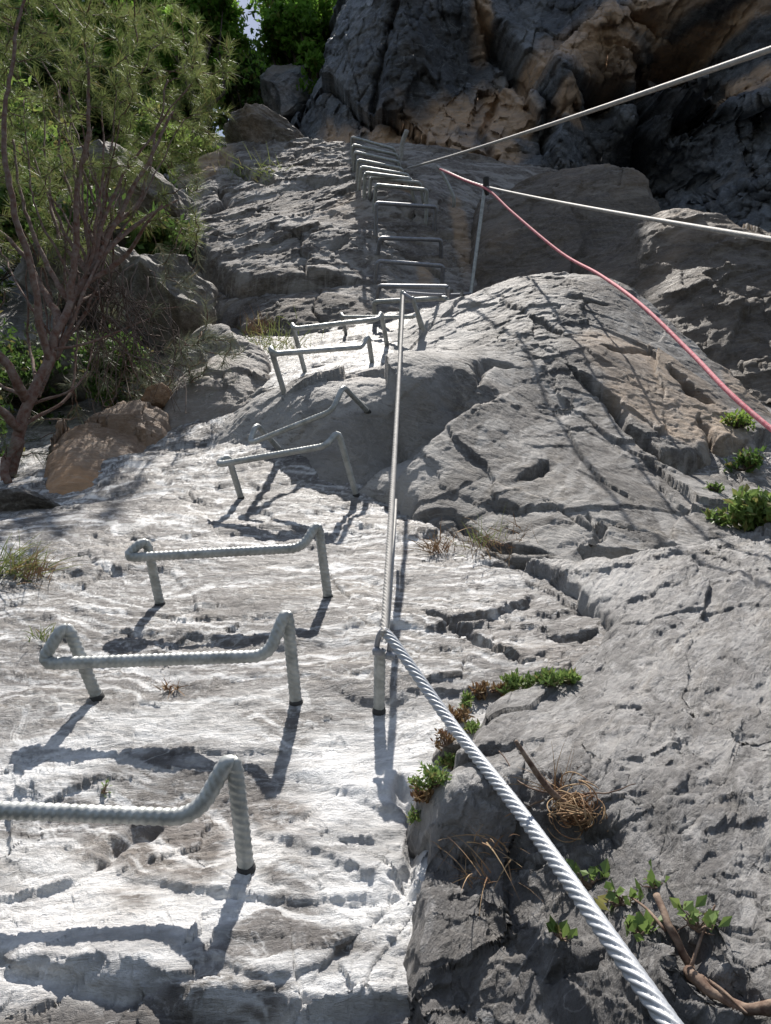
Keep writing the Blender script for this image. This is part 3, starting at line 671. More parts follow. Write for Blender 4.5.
rung([(284,392),(270,346),(273,354),(362,347),(368,335),(372,362)], None, .0095, 'sixth iron rung from the bottom, left foot beside the grassy ledge', res=3)
rung([(305,372),(292,323),(294,329),(379,319),(381,312),(387,345)], None, .0095, 'seventh iron rung from the bottom, just left of the top of the near cable', res=3)
rung([(346,334),(341,313),(343,317),(413,317),(417,314),(421,328)], None, .0085, 'eighth iron rung from the bottom, behind the top of the near cable', res=3)
G2 = 'ladder of rungs on the upper rock face'
ups = [((375,320),(374,302),(447,298),(448,318),4.15, 'lowest rung of the shaded upper ladder, pale and level'),
       ((376,305),(379,286),(448,287),(447,304),4.25, 'second rung of the shaded upper ladder, close above the lowest'),
       ((375,282),(378,261),(443,266),(442,285),4.45, 'third rung of the shaded upper ladder, tilting down to the right'),
       ((378,254),(380,238),(441,240),(441,256),4.65, 'fourth rung of the shaded upper ladder, thin and dark'),
       ((376,236),(376,203),(436,207),(434,230),4.9, 'fifth rung of the shaded upper ladder, with long dark legs'),
       ((374,210),(376,185),(427,190),(426,222),5.1, 'sixth rung of the upper ladder, where the ladder meets the sunlit rock'),
       ((369,200),(371,177),(420,183),(424,205),5.3, 'seventh rung of the upper ladder, beside the sunlit rock edge'),
       ((364,198),(365,173),(411,179),(414,202),5.5, 'eighth rung of the upper ladder, in the leaning row'),
       ((359,190),(361,167),(408,175),(410,196),5.7, 'ninth rung of the upper ladder, in the leaning row'),
       ((357,182),(358,160),(402,169),(404,188),5.9, 'fourth rung from the top of the upper ladder'),
       ((354,172),(355,152),(399,162),(401,180),6.15, 'third rung from the top of the upper ladder'),
       ((353,164),(353,145),(397,155),(398,172),6.4, 'second rung from the top of the upper ladder'),
       ((352,156),(352,137),(394,149),(396,164),6.65, 'topmost rung of the upper ladder on the skyline')]
for bl, tl, tr, br, z, lab in ups:
    _, _, z1 = ray(*bl); _, _, z2 = ray(*br)
    z1 = min(max(z1, z-.35), z+.35); z2 = min(max(z2, z-.35), z+.35)
    rung([bl, tl, None, None, tr, br], (z1, z2), .0125, lab, G2, res=3, mat=M_dsteel if tl[1] < 300 and tl[1] > 190 else M_steel, prof=None, bend=.02, drop=(.985, .98))  # middle rungs take the darker steel, shade put into their colour

def sag(a, b, n, s):
    a, b = Vector(a), Vector(b); return [a.lerp(b, i/n)-Vector((0, 0, 1))*s*4*(i/n)*(1-i/n) for i in range(n+1)]
def cable(name, pts, r, label, cat, mat, lobes=6, pitch=.07, step=.003, amp=.2, sides=24, group=None):
    path = resample(pts, step); V, Q = tube(path, r, sides, strand(lobes, pitch, amp))
    return prop(mesh_np(name, V, Q, mat, base=path[0]), label, cat, group)
# anchor bolt at the end of the near cable
pb, nb, zb = ray(379, 712); za = zb*.975
root = empty('cable_anchor', pb, 'upright steel anchor bolt in the white slab holding the near cable', 'anchor')
top = PW(380, 650, za); d = (top-pb).normalized()
V, Q = tube(resample([pb-d*.02, top], .0017), .0085, 16, rebar); mesh_np('bolt', V, Q, M_steel, parent=root)
V, Q = tube(np.array([pb-d*.01, pb+d*.003, pb+d*.008]), [.011, .0105, .0095], 14); mesh_np('resin_collar', V, Q, M_drill, parent=root)
e1 = PW(376, 652, za*.99); e2 = PW(379, 636, za*.985); e3 = PW(385, 630, za*.98); e4 = PW(390, 640, za*.985); e5 = PW(389, 655, za*.99)
pth, _ = smooth_path([e1, e2, e3, e4, e5], .004)
V, Q = tube(pth, .0042, 10); mesh_np('clamp_eye', V, Q, M_dsteel, parent=root)
for a, b in (((373,651),(383,652)), ((386,655),(394,657))):
    V, Q = tube(np.array([PW(*a, za*.985), PW(*b, za*.985)]), .0062, 6); mesh_np('nut', V, Q, M_dsteel, parent=root)
# the thick near cable
ca_ = [PW(384, 634, za*.978), PW(392, 640, za*.972), PW(450, 722, .985), PW(520, 812, .795), PW(600, 925, .615), PW(660, 1010, .53), PW(720, 1095, .47), PW(800, 1210, .42)]
pth, _ = smooth_path(ca_, .01)
cable('steel_cable', pth, .0068, 'thick twisted steel cable running from the anchor bolt to the lower right corner', 'cable', M_cable, 7, .085, .0014, .26, 42)
# cable from the bolt up to the pin on the ridge
_, _, zt = ray(401, 345); zt = zt*.985
pA = PW(384, 634, za*.975); pB = PW(403, 293, zt)
cable('steel_cable', sag(pA, pB, 30, .03), .0052, 'pale steel cable rising straight from the anchor bolt to the pin on the ridge', 'cable', M_old, 6, .06, .0018, .32, 24)
cable('steel_cable', sag(PW(387, 634, za*.985), PW(396, 500, za*1.6), 20, .02), .0032, 'loose cable end hanging doubled beside the rising cable', 'cable', M_old, 6, .07, .003, .2, 12)
root = empty('cable_anchor', PW(400, 345, zt), 'pair of pale steel pins on the ridge holding the top of the rising cable', 'anchor')
for a, b, c in (((400,345),(403,291),.011), ((423,328),(412,297),.010)):
    q0 = PW(*a, zt*1.01); q1 = PW(*b, zt*.995); V, Q = tube(resample([q0-(q1-q0)*.1, q1], .01), c, 10); mesh_np('pin', V, Q, M_steel, parent=root)
V, Q = tube(resample([PW(403,294,zt*.99), PW(412,300,zt*.99)], .01), .011, 8); mesh_np('nut', V, Q, M_dsteel, parent=root)
cable('steel_cable', sag(PW(405,293,zt), PW(470,294,4.45), 20, .01), .008, 'short level cable joining the ridge pin to the foot of the thin bar', 'cable', M_dsteel, 6, .08, .01)
# far bar and pins
root = empty('cable_anchor', PW(471, 297, 4.55), 'tall thin steel bar leaning beside the shaded ladder', 'anchor')
V, Q = tube(resample([PW(470,300,4.55), PW(485,186,4.62)], .02), .011, 8); mesh_np('bar', V, Q, M_steel, parent=root)
V, Q = tube(resample([PW(486,195,4.62), PW(486,177,4.6)], .01), .018, 8); mesh_np('eye_bolt', V, Q, M_drill, parent=root)
V, Q = tube(resample([PW(466,296,4.55), PW(474,298,4.55)], .01), .02, 8); mesh_np('nut', V, Q, M_dsteel, parent=root)
root = empty('cable_anchor', PW(453, 205, 5.2), 'bent pale steel pin above the right side of the ladder', 'anchor')
pth, _ = smooth_path([PW(452,214,5.3), PW(454,199,5.25), PW(446,180,5.25), PW(437,166,5.25)], .02)
V, Q = tube(pth, .012, 8); mesh_np('pin', V, Q, M_steel, parent=root)
root = empty('cable_anchor', PW(401, 162, 6.0), 'curved pale pin at the top of the ladder against the ochre cliff', 'anchor')
pth, _ = smooth_path([PW(401,165,6.0), PW(402,145,5.98), PW(407,130,5.95)], .02)
V, Q = tube(pth, .018, 8); mesh_np('pin', V, Q, M_old, parent=root)
# long cables to the upper right and the red rope
cable('steel_cable', sag(PW(408,168,5.7), PW(800,39,1.55), 50, .02), .0064, 'upper of the two taut pale cables crossing in front of the dark cliff', 'cable', M_old, 6, .075, .004)
cable('steel_cable', sag(PW(437,166,5.25), PW(486,187,4.6), 12, .02), .009, 'short sagging cable between the bent pin and the thin bar', 'cable', M_old, 6, .08, .01)
cable('steel_cable', sag(PW(487,187,4.6), PW(800,244,1.55), 50, .012), .0058, 'lower of the two taut pale cables crossing in front of the dark cliff', 'cable', M_old, 6, .075, .004)
rp = [PW(440,169,5.1), PW(464,180,4.8), PW(488,190,4.55), PW(512,212,4.2), PW(560,252,3.6), PW(600,275,3.15), PW(640,304,2.7), PW(690,352,2.3), PW(735,398,2.0), PW(800,452,1.75), PW(900,530,1.5)]
pth, _ = smooth_path(rp, .02)
cable('climbing_rope', pth, .0062, 'red and white climbing rope hanging across the right of the grey bulge', 'rope', M_rope, 10, .03, .002, .16, 20)

# ================================================================== PLANTS
M_pineb = simple_mat('pine_bark', (.13, .065, .048), .9, 0, .5, 55, 1., col2=(.22, .175, .15), spec=.2)
M_bark = simple_mat('bark', (.09, .07, .055), .9, 0, .4, 30, .5)
M_dry = simple_mat('dry_wood', (.10, .06, .045), .9, 0, .5, 90, .8, col2=(.28, .21, .16), spec=.2)
M_straw = simple_mat('dry_grass', (.40, .29, .17), .85, 0, .4, 30, col2=(.26, .15, .09), spec=.2)
M_needle = leaf_mat('pine_needles', (.12, .17, .05), (.26, .31, .11), 4., .4)
M_ndry = leaf_mat('grey_needles', (.10, .12, .08), (.2, .22, .15), 4., .3)
M_green = leaf_mat('fresh_leaves', (.11, .23, .03), (.22, .40, .06), 2., .6)
M_dgreen = leaf_mat('dark_leaves', (.05, .10, .025), (.11, .19, .045), 2., .4)
M_olive = leaf_mat('olive_leaves', (.11, .18, .04), (.22, .32, .07), 2., .6)
M_weed = leaf_mat('weed_leaves', (.11, .18, .05), (.24, .34, .10), 30., .4)
M_rweed = leaf_mat('reddish_leaves', (.16, .08, .05), (.24, .17, .08), 30., .3)
M_grass = leaf_mat('grass_blades', (.10, .16, .04), (.24, .25, .10), 20., .4)

def frames(n, r, up=None, spread=1.):
    d = r.normal(size=(n, 3)); 
    if up is not None: d = d*spread+np.array(up)*1.2
    d /= np.linalg.norm(d, axis=1)[:, None]; e = r.normal(size=(n, 3)); e -= (e*d).sum(1)[:, None]*d; e /= np.linalg.norm(e, axis=1)[:, None]
    return d, e
def leaves(c, ln, wd, r, up=None, spread=1., fold=True):
    """diamond leaves with a mid fold: 4 vertices each"""
    n = len(c); d, e = frames(n, r, up, spread); nn = np.cross(d, e)
    L = ln*r.uniform(.6, 1.3, n)[:, None]; Wd = wd*r.uniform(.6, 1.2, n)[:, None]
    V = np.stack([c, c+d*L*.5+e*Wd*.5+nn*Wd*.15, c+d*L, c+d*L*.5-e*Wd*.5+nn*Wd*.15], 1).reshape(-1, 3)
    Q = np.arange(4*n).reshape(n, 4); tone = np.repeat(r.uniform(0, 1, n), 4)
    return V, Q, tone
def strips(base, direc, ln, wd, r, segs=3, droop=.3, taper=True):
    """thin curved blades: base (n,3), direc (n,3)"""
    n = len(base); d = direc/np.linalg.norm(direc, axis=1)[:, None]; e = r.normal(size=(n, 3)); e -= (e*d).sum(1)[:, None]*d; e /= np.linalg.norm(e, axis=1)[:, None]
    L = np.broadcast_to(ln, (n,))[:, None]; bend = np.cross(d, e)*r.uniform(-1, 1, n)[:, None]*droop; bend[:, 2] -= droop*.7
    rows = []
    for k in range(segs+1):
        t = k/segs; p = base+d*L*t+bend*L*t*t; w_ = wd*(1-.85*t if taper else 1)
        rows += [p-e*w_*.5, p+e*w_*.5]
    V = np.stack(rows, 1).reshape(-1, 3); m = 2*(segs+1)
    Q = np.concatenate([np.arange(n)[:, None]*m+np.array([2*k, 2*k+1, 2*k+3, 2*k+2]) for k in range(segs)])
    return V, Q, np.repeat(r.uniform(0, 1, n), m)
def tubes(list_of, sides=5):
    return merge([tube(p, r_, sides) for p, r_ in list_of])
def noisy_path(a, b, n, amp, r):
    a, b = np.array(a), np.array(b); t = np.linspace(0, 1, n)[:, None]; L = np.linalg.norm(b-a)
    o = r.normal(size=(n, 3)).cumsum(0); o -= o[0]+(o[-1]-o[0])*t
    return a+(b-a)*t+o*amp*L/n**.5

# ---- broadleaf trees beyond the crest
def tree(px, py, z, rad, hgt, mat, label, seed, nleaf=12000, lsz=.10, base_y=190, lean=0., group='trees beyond the crest', nl=8, trunk=.09, flat=.8):
    r = np.random.default_rng(seed); c = np.array(PW(px, py, z)); b = np.array(PW(px+lean, base_y, z*1.0)); b[2] -= .6
    root = empty('broadleaf_tree', b, label, 'tree', group)
    tp = noisy_path(b, c+[0, 0, hgt*.3], 14, .10, r); parts = [(tp, np.linspace(trunk, trunk*.25, 14))]; cl = []
    for k in range(nl*3):
        s_ = tp[r.integers(4, 13)]; dd = r.normal(size=3); dd[2] = abs(dd[2])*.6; dd /= np.linalg.norm(dd)
        e_ = c+dd*np.array([rad, rad*.8, hgt])*r.uniform(.45, .95)*[1, 1, flat]-[0, 0, hgt*.15]
        q = noisy_path(s_, e_, 8, .12, r); parts.append((q, np.linspace(trunk*.35, .008, 8))); cl += [q[-1], q[5], q[6]]
    V, Q = tubes(parts, 6); mesh_np('trunk', V, Q, M_bark, parent=root)
    cl = np.array(cl); extra = c+r.normal(size=(nl*9, 3))*np.array([rad, rad*.8, hgt])*.42
    cl = np.concatenate([cl, extra]); w_ = r.uniform(.3, 1, len(cl))**2; w_ /= w_.sum()
    idx = r.choice(len(cl), nleaf, p=w_); sz = (r.uniform(.10, .28, len(cl))*rad)[idx][:, None]
    d = r.normal(size=(nleaf, 3)); d /= np.linalg.norm(d, axis=1)[:, None]
    pos = cl[idx]+d*sz*r.uniform(.3, 1.1, nleaf)[:, None]*np.array([1, 1, .55])
    V, Q, tn = leaves(pos, lsz, lsz*.6, r, up=(0, -.2, -.1), spread=1)
    mesh_np('crown', V, Q, mat, parent=root, smooth=False, attrs={'tone': tn})
T = [(40, 30, 11.5, 1.7, 1.5, M_green, 'bright green broadleaf tree behind the pine at the top left corner', 601, 16000, .11),
     (140, 55, 11.0, 1.3, 1.3, M_green, 'fresh green broadleaf tree just left of the patch of sky', 602, 15000, .10),
     (203, 14, 10.2, .60, .75, M_green, 'tall narrow bright green crown touching the left side of the sky patch', 603, 7000, .09),
     (304, 35, 10.6, .68, .95, M_green, 'leafy green tree between the sky patch and the dark cliff', 604, 9000, .10),
     (330, 95, 11.5, .7, .7, M_olive, 'small olive tree at the foot of the cliff edge', 605, 7000, .09),
     (252, 92, 12.5, .85, .8, M_dgreen, 'dark tree low on the skyline above the jagged block', 606, 7000, .10),
     (80, 120, 9.8, 1.2, .7, M_dgreen, 'dark green tree filling the slope behind the pine crown', 607, 12000, .09),
     (180, 110, 10.2, .55, .55, M_olive, 'small olive tree on the crest right of the pine crown', 608, 6000, .08),
     (-60, 90, 10.0, 1.5, 1.6, M_dgreen, 'dark tree half outside the left edge behind the pine', 609, 9000, .11),
     (300, -40, 13.5, 1.3, 1.2, M_green, 'bright green crown at the top edge next to the cliff', 610, 8000, .12),
     (120, -40, 13.5, 2.0, 1.5, M_olive, 'tall olive tree behind the green trees at the top edge', 611, 11000, .13)]
for (px, py, z, rad, hg, m, lab, sd_, nl_, ls) in T: tree(px, py, z, rad, hg, m, lab, sd_, nl_, ls)

# ---- understorey shrubs on the slope left of the rock face
def shrub(px, py, rad, mat, label, seed, n=5000, lsz=.05, name='shrub', cat='shrub', group=None, z=None, up=(0, 0, .5), flat=.75, wr=.5, stem=M_bark, sr=.006):
    r = np.random.default_rng(seed); p, nn, zz = ray(px, py)
    if z: p = PW(px, py, z)
    p = np.array(p); root = empty(name, p, label, cat, group)
    k = max(6, int(n**.5/4)); parts, tips = [], []
    for i in range(k*2):
        d = r.normal(size=3)*.75+np.array(nn)*.5+[0, 0, .7]; d /= np.linalg.norm(d); e_ = p+d*rad*r.uniform(.5, 1.05)*np.array([1, 1, flat])
        q = noisy_path(p-d*rad*.03, e_, 6, .15, r); parts.append((q, np.linspace(sr, sr*.3, 6))); tips += [q[-1], q[4], q[3]]
    V, Q = tubes(parts, 5); mesh_np('stem', V, Q, stem, parent=root)
    tips = np.array(tips); idx = r.integers(0, len(tips), n); d = r.normal(size=(n, 3)); d /= np.linalg.norm(d, axis=1)[:, None]
    pos = tips[idx]+d*rad*.2*r.uniform(.2, 1.1, n)[:, None]
    V, Q, tn = leaves(pos, lsz, lsz*wr, r, up=up); mesh_np('foliage', V, Q, mat, parent=root, smooth=False, attrs={'tone': tn})
    return root
GS = 'shrubs on the slope behind the pine'
for px, py, z, rad, m, lab, sd_ in [(20,270,5.2,.75,M_dgreen,'dark shrub low on the slope behind the pine trunk',701),(75,205,6.6,.9,M_dgreen,'dark shrub above the pale boulder behind the pine',702),(-20,190,6.4,.9,M_olive,'olive shrub at the left edge behind the pine',703),
        (150,170,7.4,.6,M_olive,'olive shrub on the slope between the pine and the rock face',704),(10,400,3.7,.42,M_dgreen,'dark shrub behind the base of the pine trunk',705),(120,385,3.6,.26,M_dgreen,'low dark shrub above the ochre boulder',706),(205,170,7.3,.25,M_olive,'small bush growing on the left crest of the rock face',707),(-40,470,3.0,.35,M_dgreen,'dark shrub at the left edge below the pine trunk',708),(160,250,5.2,.25,M_dgreen,'dark bush in the cleft left of the rock face',709)]:
    shrub(px, py, rad, m, lab, sd_, 4200, .075 if z > 4 else .035, group=GS, z=z)

# ---- the pine in the left foreground
r = np.random.default_rng(77)
pb_ = np.array(PW(-5, 520, 2.6)); pine = empty('pine_tree', pb_, 'twisted pine with peeling red brown bark leaning over the left side of the slab', 'tree')
limbs = [([(-12,545,2.6),(2,495,2.62),(18,440,2.66),(32,400,2.7),(48,358,2.76),(62,322,2.8),(84,282,2.9),(108,240,3.0),(128,200,3.08),(150,158,3.15),(172,112,3.25)], .026, .005),
         ([(46,362,2.75),(38,310,2.72),(26,250,2.7),(10,195,2.68),(4,130,2.72),(14,60,2.8),(30,-30,2.9)], .014, .005),
         ([(72,305,2.85),(76,240,2.85),(80,180,2.87),(88,120,2.9),(87,58,2.95)], .014, .005),
         ([(30,400,2.7),(16,375,2.62),(-10,345,2.6),(-40,300,2.6)], .020, .009), ([(98,260,2.97),(125,235,3.1),(150,215,3.25),(178,200,3.4)], .012, .004),
         ([(84,285,2.9),(118,262,2.95),(140,235,2.9),(162,205,2.85)], .012, .004), ([(60,325,2.8),(40,280,3.0),(10,240,3.2),(-20,215,3.4)], .014, .006),
         ([(70,300,2.85),(40,250,2.95),(20,190,3.1),(12,140,3.2)], .011, .004), ([(90,275,2.9),(60,240,3.1),(45,190,3.3),(30,150,3.4)], .009, .004),
         ([(100,250,3.0),(82,215,3.2),(60,160,3.4),(60,90,3.6)], .010, .004), ([(115,225,3.05),(140,200,3.2),(152,150,3.4),(168,80,3.6)], .009, .004), ([(22,430,2.66),(0,410,2.6),(-30,400,2.55)], .018, .008),
         ([(86,282,2.92),(100,300,3.0),(106,330,3.05),(125,350,3.1),(140,385,3.1)], .007, .003), ([(52,350,2.76),(80,345,2.8),(110,335,2.9),(150,318,3.0)], .006, .003), ([(20,440,2.65),(5,460,2.6),(8,485,2.55)], .02, .012)]
for k in range(30):
    t_ = r.uniform(0, 1); sx, sy, sz = 25+80*t_, 430-190*t_, 2.7+.28*t_; ex = sx+r.uniform(-90, 110); ey = sy-r.uniform(90, 210)
    limbs.append(([(sx, sy, sz), ((sx+ex)/2+r.uniform(-25, 25), (sy+ey)/2+r.uniform(-5, 35), sz+r.uniform(.0, .3)), (ex, ey, sz+r.uniform(.1, .7))], r.uniform(.005, .009), .0022))
nodes, parts = [], []
for pl, r0, r1 in limbs:
    pth, rr = smooth_path([PW(*q) for q in pl], .02, list(np.linspace(r0, r1, len(pl))))
    pth = pth+(fbm(pth*6, 3, 78)[:, None]*np.array([.012, .01, .012])); rr = rr*(1+.25*fbm(pth*14, 2, 79))
    parts.append((pth, rr)); nodes += [tuple(q) for q in pth[len(pth)//4::2]]
V, Q = tubes(parts, 10); mesh_np('trunk', V, Q, M_pineb, parent=pine)
nodes = np.array(nodes)
def region(n, x0, x1, y0, y1, z0, z1, skew=1.):
    return [(r.uniform(x0, x1), y0+(y1-y0)*r.uniform()**skew, r.uniform(z0, z1)) for _ in range(n)]
tuft = region(600,-120,140,-80,185,2.8,4.0)+region(150,120,205,0,170,3.4,4.3)+region(40,190,235,30,150,3.7,4.4)+region(150,-60,110,160,260,3.0,4.0)+region(60,100,200,150,240,3.1,3.8)
low = region(60,95,215,300,400,2.95,3.5)+region(40,-20,90,260,440,3.0,3.6)+region(14,150,200,240,290,3.3,3.8)+region(16,185,245,340,400,3.0,3.2)+region(12,-10,60,440,510,2.5,2.9)
tuft += low
TP = np.array([tuple(PW(*q)) for q in tuft]); d0 = np.array([np.linalg.norm(nodes-q, axis=1).min() for q in TP]); order = np.argsort(d0)
twigs, nb_, nd_, dry = [], [], [], []
for i in order:
    q = TP[i]; j = np.linalg.norm(nodes-q, axis=1).argmin(); a = nodes[j]; L = np.linalg.norm(q-a)
    if L > .9: continue
    w_ = noisy_path(a, q, 6, .12, r); w_[1:5, 2] -= L*.05
    twigs.append((w_, np.linspace(min(.006, .0022+L*.006), .0014, 6))); nodes = np.concatenate([nodes, w_[2:]])
    dr_ = w_[-1]-w_[-3]; dr_ /= np.linalg.norm(dr_)+1e-9; m = 50
    al = r.uniform(0, 1, m)[:, None]; b_ = w_[-1]-dr_*.07*al
    dd = r.normal(size=(m, 3)); dd -= (dd @ dr_)[:, None]*dr_; dd /= np.linalg.norm(dd, axis=1)[:, None]
    (dry if i >= len(tuft)-len(low) else nb_).append((b_, dd*.8+dr_*r.uniform(.3, 1.4, m)[:, None]+[0, 0, .15]))
V, Q = tubes(twigs, 4); mesh_np('twigs', V, Q, M_pineb, parent=pine)
for nm, lst, mt in (('crown', nb_, M_needle), ('lower_foliage', dry, M_ndry)):
    B_ = np.concatenate([q[0] for q in lst]); D_ = np.concatenate([q[1] for q in lst])
    V, Q, tn = strips(B_, D_, r.uniform(.04, .075, len(B_)), .0019, r, 2, .12); mesh_np(nm, V, Q, mt, parent=pine, smooth=False, attrs={'tone': tn})
# bare hanging twigs
bt = []
for k in range(70):
    a = PW(r.uniform(60,150), r.uniform(260,330), r.uniform(2.9,3.1)); b = PW(r.uniform(80,190), r.uniform(330,430), r.uniform(2.8,3.1)); bt.append((noisy_path(a, b, 9, .16, r), np.linspace(.0028, .001, 9)))
V, Q = tubes(bt, 4); mesh_np('bare_twigs', V, Q, simple_mat('grey_twigs', (.15, .11, .09), .9), parent=pine)

# ---- small plants on the rock
def grass(px, py, n, ln, label, seed, mat=M_grass, name='grass_tuft', cat='grass', spread=.6, wd=.0022, rad=.02, group='dry grass tufts in the cracks', droop=.35):
    r = np.random.default_rng(seed); p, nn, z = ray(px, py); p = np.array(p); d0 = np.array(nn)*.6+[0, 0, .6]
    b = p+r.normal(size=(n, 3))*[rad, rad, rad*.5]; d = r.normal(size=(n, 3))*spread+d0
    V, Q, tn = strips(b, d, ln*r.uniform(.4, 1.2, n), wd, r, 4, droop)
    return prop(mesh_np(name, V, Q, mat, base=p, smooth=False, attrs={'tone': tn}), label, cat, group)
grass(492, 552, 130, .07, 'reddish dry grass tuft at the foot of the grey bulge', 801, M_straw, rad=.045)
grass(482, 548, 50, .09, 'thin green grass rising from the reddish tuft below the grey bulge', 802, rad=.025)
grass(438, 552, 90, .06, 'low straw coloured grass right of the rising cable', 803, M_straw, rad=.018, wd=.003)
grass(10, 572, 150, .10, 'green and yellow grass at the left edge of the slab', 804, rad=.025, wd=.003)
grass(30, 580, 60, .09, 'sparse yellow grass beside the green grass at the left edge', 817, M_straw, rad=.02, wd=.003)
grass(277, 352, 260, .14, 'yellow green grass clump behind the sixth rung', 805, rad=.07, wd=.004)
grass(262, 335, 160, .12, 'brown dry grass clump against the upper rock face', 806, M_straw, rad=.05, wd=.004)
grass(170, 690, 46, .035, 'small dry brown tuft between the second and third rungs', 807, M_straw, rad=.006, wd=.0022, spread=.9)
grass(46, 640, 60, .035, 'little green weed by the left foot of the second rung', 808, M_grass, rad=.012)
grass(270, 180, 90, .16, 'faded grass tuft on the sunlit upper rock face', 809, rad=.08, wd=.006)
grass(243, 178, 120, .18, 'pale green tuft on the crest above the dark cleft', 816, rad=.1, wd=.006)
grass(490, 845, 40, .05, 'straw blades on the dark front of the rock shelf', 810, M_straw, rad=.02, wd=.0016)
grass(482, 880, 26, .06, 'lower straw blades trailing down the front of the rock shelf', 811, M_straw, rad=.012, wd=.0014)
grass(560, 795, 40, .07, 'long dry stalks standing over the dead root ball', 812, M_straw, rad=.006, wd=.0014, spread=.8)

def weed(px, py, n, rad, lsz, label, seed, mat=M_weed, group='weeds in the crack of the rock shelf', k=7, wr=.45, cat='weed', name='weed', z=None):
    return shrub(px, py, rad, mat, label, seed, n, lsz, name, cat, group, z, up=(0, 0, .9), wr=wr, stem=M_dry, sr=.0012)
weed(438, 786, 420, .030, .008, 'green weed at the lower end of the grassy crack', 821)
weed(425, 800, 240, .022, .009, 'brownish weed hanging over the edge of the white slab', 822, M_rweed)
weed(452, 770, 360, .03, .010, 'dense green weed in the middle of the grassy crack', 823)
weed(458, 722, 260, .026, .010, 'reddish weed above the square stone', 824, M_rweed)
weed(485, 698, 260, .028, .010, 'reddish brown weed mat left of the bright green weed', 825, M_rweed)
weed(512, 690, 300, .03, .012, 'green weed in the middle of the upper crack', 826)
weed(550, 686, 330, .030, .011, 'bright green broad leaved weed at the right end of the upper crack', 827)
weed(568, 684, 160, .02, .014, 'few bright leaves right of the broad leaved weed', 828)
weed(470, 733, 90, .018, .010, 'single small sprout under the thick cable', 829)
weed(446, 745, 150, .022, .008, 'thin brown weed between the square stone and the dense green weed', 831, M_rweed)
weed(468, 706, 170, .022, .009, 'low green weed between the two reddish weeds', 832)
weed(500, 692, 180, .022, .008, 'small brown weed in the middle of the upper crack', 833, M_rweed)
weed(530, 687, 200, .024, .010, 'low yellow green weed touching the broad leaved weed', 834)
weed(418, 818, 120, .014, .007, 'last small weed at the bottom of the grassy crack', 835)
weed(102, 793, 26, .02, .007, 'tiny green sprig on the white slab above the lowest rung', 830)
shrub(752, 530, .115, M_weed, 'leafy green bush growing from the rock at the right edge', 841, 1500, .028, 'bush', 'bush', None, None, up=(0, 0, .6), wr=.6)
shrub(748, 470, .07, M_dgreen, 'dark creeping plant in the crack under the ochre patch', 842, 420, .022, 'bush', 'bush', None, None)
shrub(716, 492, .03, M_weed, 'little yellow green sprout left of the leafy bush', 843, 70, .018, 'bush', 'bush', None, None)
shrub(738, 428, .07, M_olive, 'thin olive plant below the red rope at the right edge', 844, 260, .022, 'bush', 'bush', None, None)
for (a, b), rd, n_, lab, sd_ in [((590,888),.022,26,'pale green seedling right under the thick cable',851),((622,905),.022,22,'three lobed seedling between the cable and the dry stick',852),((640,935),.024,24,'seedling leaves left of the dry stick',853),((697,930),.024,18,'pale seedling right of the dry stick',854),((562,940),.014,12,'tiny seedling left of the thick cable',855),((655,888),.018,12,'small pale seedling above the dry stick',856)]:
    weed(a, b, n_, rd, .013, lab, sd_, M_weed, 'seedlings around the dry stick', wr=.8, name='seedling', cat='seedling')
# dead root ball and sticks
r = np.random.default_rng(88); p, nn, z = ray(575, 812); p = np.array(p)+np.array(nn)*.008
rb = empty('root_ball', p, 'tangled ball of dead brown roots and grass on the rock shelf', 'dead plant')
pa = []
for k in range(110):
    a = r.normal(size=3); a /= np.linalg.norm(a); b = np.cross(a, r.normal(size=3)); b /= np.linalg.norm(b); t_ = np.linspace(0, r.uniform(.8, 3.2), 12)[:, None]
    q = p+(a*np.cos(t_)+b*np.sin(t_))*r.uniform(.004, .029)*np.array([1, 1, .7])*(1+.25*t_*r.uniform(-.5, 1)); q = q+np.array(nn)*.006+r.normal(size=3)*.006; pa.append((q, np.linspace(.0009, .0004, 12)))
V, Q = tubes(pa, 4); mesh_np('roots', V, Q, M_straw, parent=rb)
pth, rr = smooth_path([Vector(p)+(PW(a, b, z)-PW(575, 812, z))+NRM*h for a, b, h in ((516,748,.006),(530,775,.012),(548,800,.012),(570,818,.01),(590,832,.0))], .003, [.002, .003, .0035, .0045, .005])
V, Q = tube(pth, rr, 8); mesh_np('stem', V, Q, M_dry, parent=rb)
def stick(pl, rad, label, seed, h=.006, kids=()):
    r = np.random.default_rng(seed); pts = []
    for a, b, hh in pl: q, n_, z_ = ray(a, b); pts.append(q+n_*hh)
    pth, rr = smooth_path(pts, .004, rad); pth = pth+fbm(pth*40, 2, seed)[:, None]*.003; rr = rr*(1+.3*fbm(pth*60, 2, seed+1))
    root = empty('dry_stick', pts[0], label, 'stick'); V, Q = tube(pth, rr, 10); mesh_np('stem', V, Q, M_dry, parent=root)
    for kd in kids:
        pts = [ray(a, b)[0]+NRM*hh for a, b, hh in kd]; pth, _ = smooth_path(pts, .004); V, Q = tube(pth, np.linspace(.0016, .0008, len(pth)), 8); mesh_np('twig', V, Q, M_dry, parent=root)
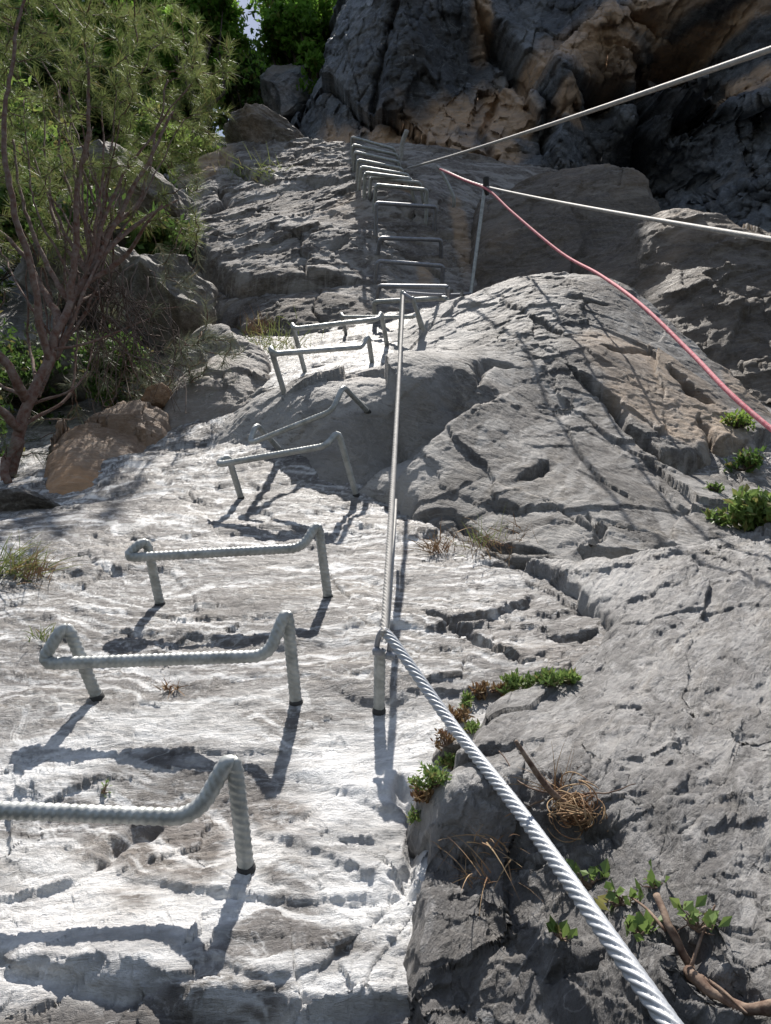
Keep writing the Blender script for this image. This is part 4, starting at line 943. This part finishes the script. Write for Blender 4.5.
stick([(658,914,.022),(664,940,.014),(680,965,.012),(705,985,.012),(740,1000,.013),(790,1020,.014)], [.0026, .003, .0036, .0045, .004, .0045], 'gnarled dry stick lying on the rock shelf in the lower right corner', 861,
      kids=([(700,982,.006),(720,1000,.01),(745,1024,.01)], [(690,972,.004),(700,950,.016),(712,925,.02)], [(664,940,.01),(645,920,.012),(628,905,.01)]))
stick([(500,760,.012),(530,790,.008),(600,800,.01),(640,790,.014)], [.0006, .001, .0009, .0005], 'very thin dry stalk crossing behind the dead root ball', 862)

# ================================================================== CAMERA, LIGHT
cam = bpy.data.cameras.new('camera'); co_ = bpy.data.objects.new('camera', cam); COL.objects.link(co_)
cam.sensor_fit = 'VERTICAL'; cam.sensor_height = 24; cam.lens = 24*F/1024; cam.clip_start = .02; cam.clip_end = 3000
co_.location = CAMW; co_.rotation_euler = (R(90)+S_TILT-A, 0, 0)
S.camera = co_
SUN = Wn(np.array([math.sin(R(-1))*math.cos(R(34.5)), math.cos(R(34.5))*math.cos(R(-1)), math.sin(R(34.5))])); SUN = Vector(SUN)
elev = math.asin(SUN.z)
sd = bpy.data.lights.new('sun', 'SUN'); sd.energy = 5.0; sd.angle = R(.6); sd.color = (1, .945, .875)
so = bpy.data.objects.new('sun', sd); COL.objects.link(so); so.location = (0, 0, 20); so.rotation_euler = SUN.to_track_quat('Z', 'Y').to_euler()
w = bpy.data.worlds.new('World'); S.world = w; w.use_nodes = True; t = w.node_tree
bg = t.nodes['Background']; sky = t.nodes.new('ShaderNodeTexSky'); sky.sky_type = 'NISHITA'; sky.sun_disc = False
sky.sun_elevation = elev; sky.sun_rotation = math.atan2(SUN.x, SUN.y); sky.air_density = 1.0; sky.dust_density = .8; sky.ozone_density = 1.0; sky.altitude = 600
hs = t.nodes.new('ShaderNodeHueSaturation'); hs.inputs['Saturation'].default_value = .72; t.links.new(sky.outputs[0], hs.inputs['Color']); t.links.new(hs.outputs[0], bg.inputs[0]); bg.inputs[1].default_value = .095
S.view_settings.view_transform = 'Standard'; S.view_settings.look = 'None'; S.view_settings.exposure = 0.6; S.view_settings.gamma = 1
S.render.engine = 'CYCLES'
print('sun elevation', math.degrees(elev))
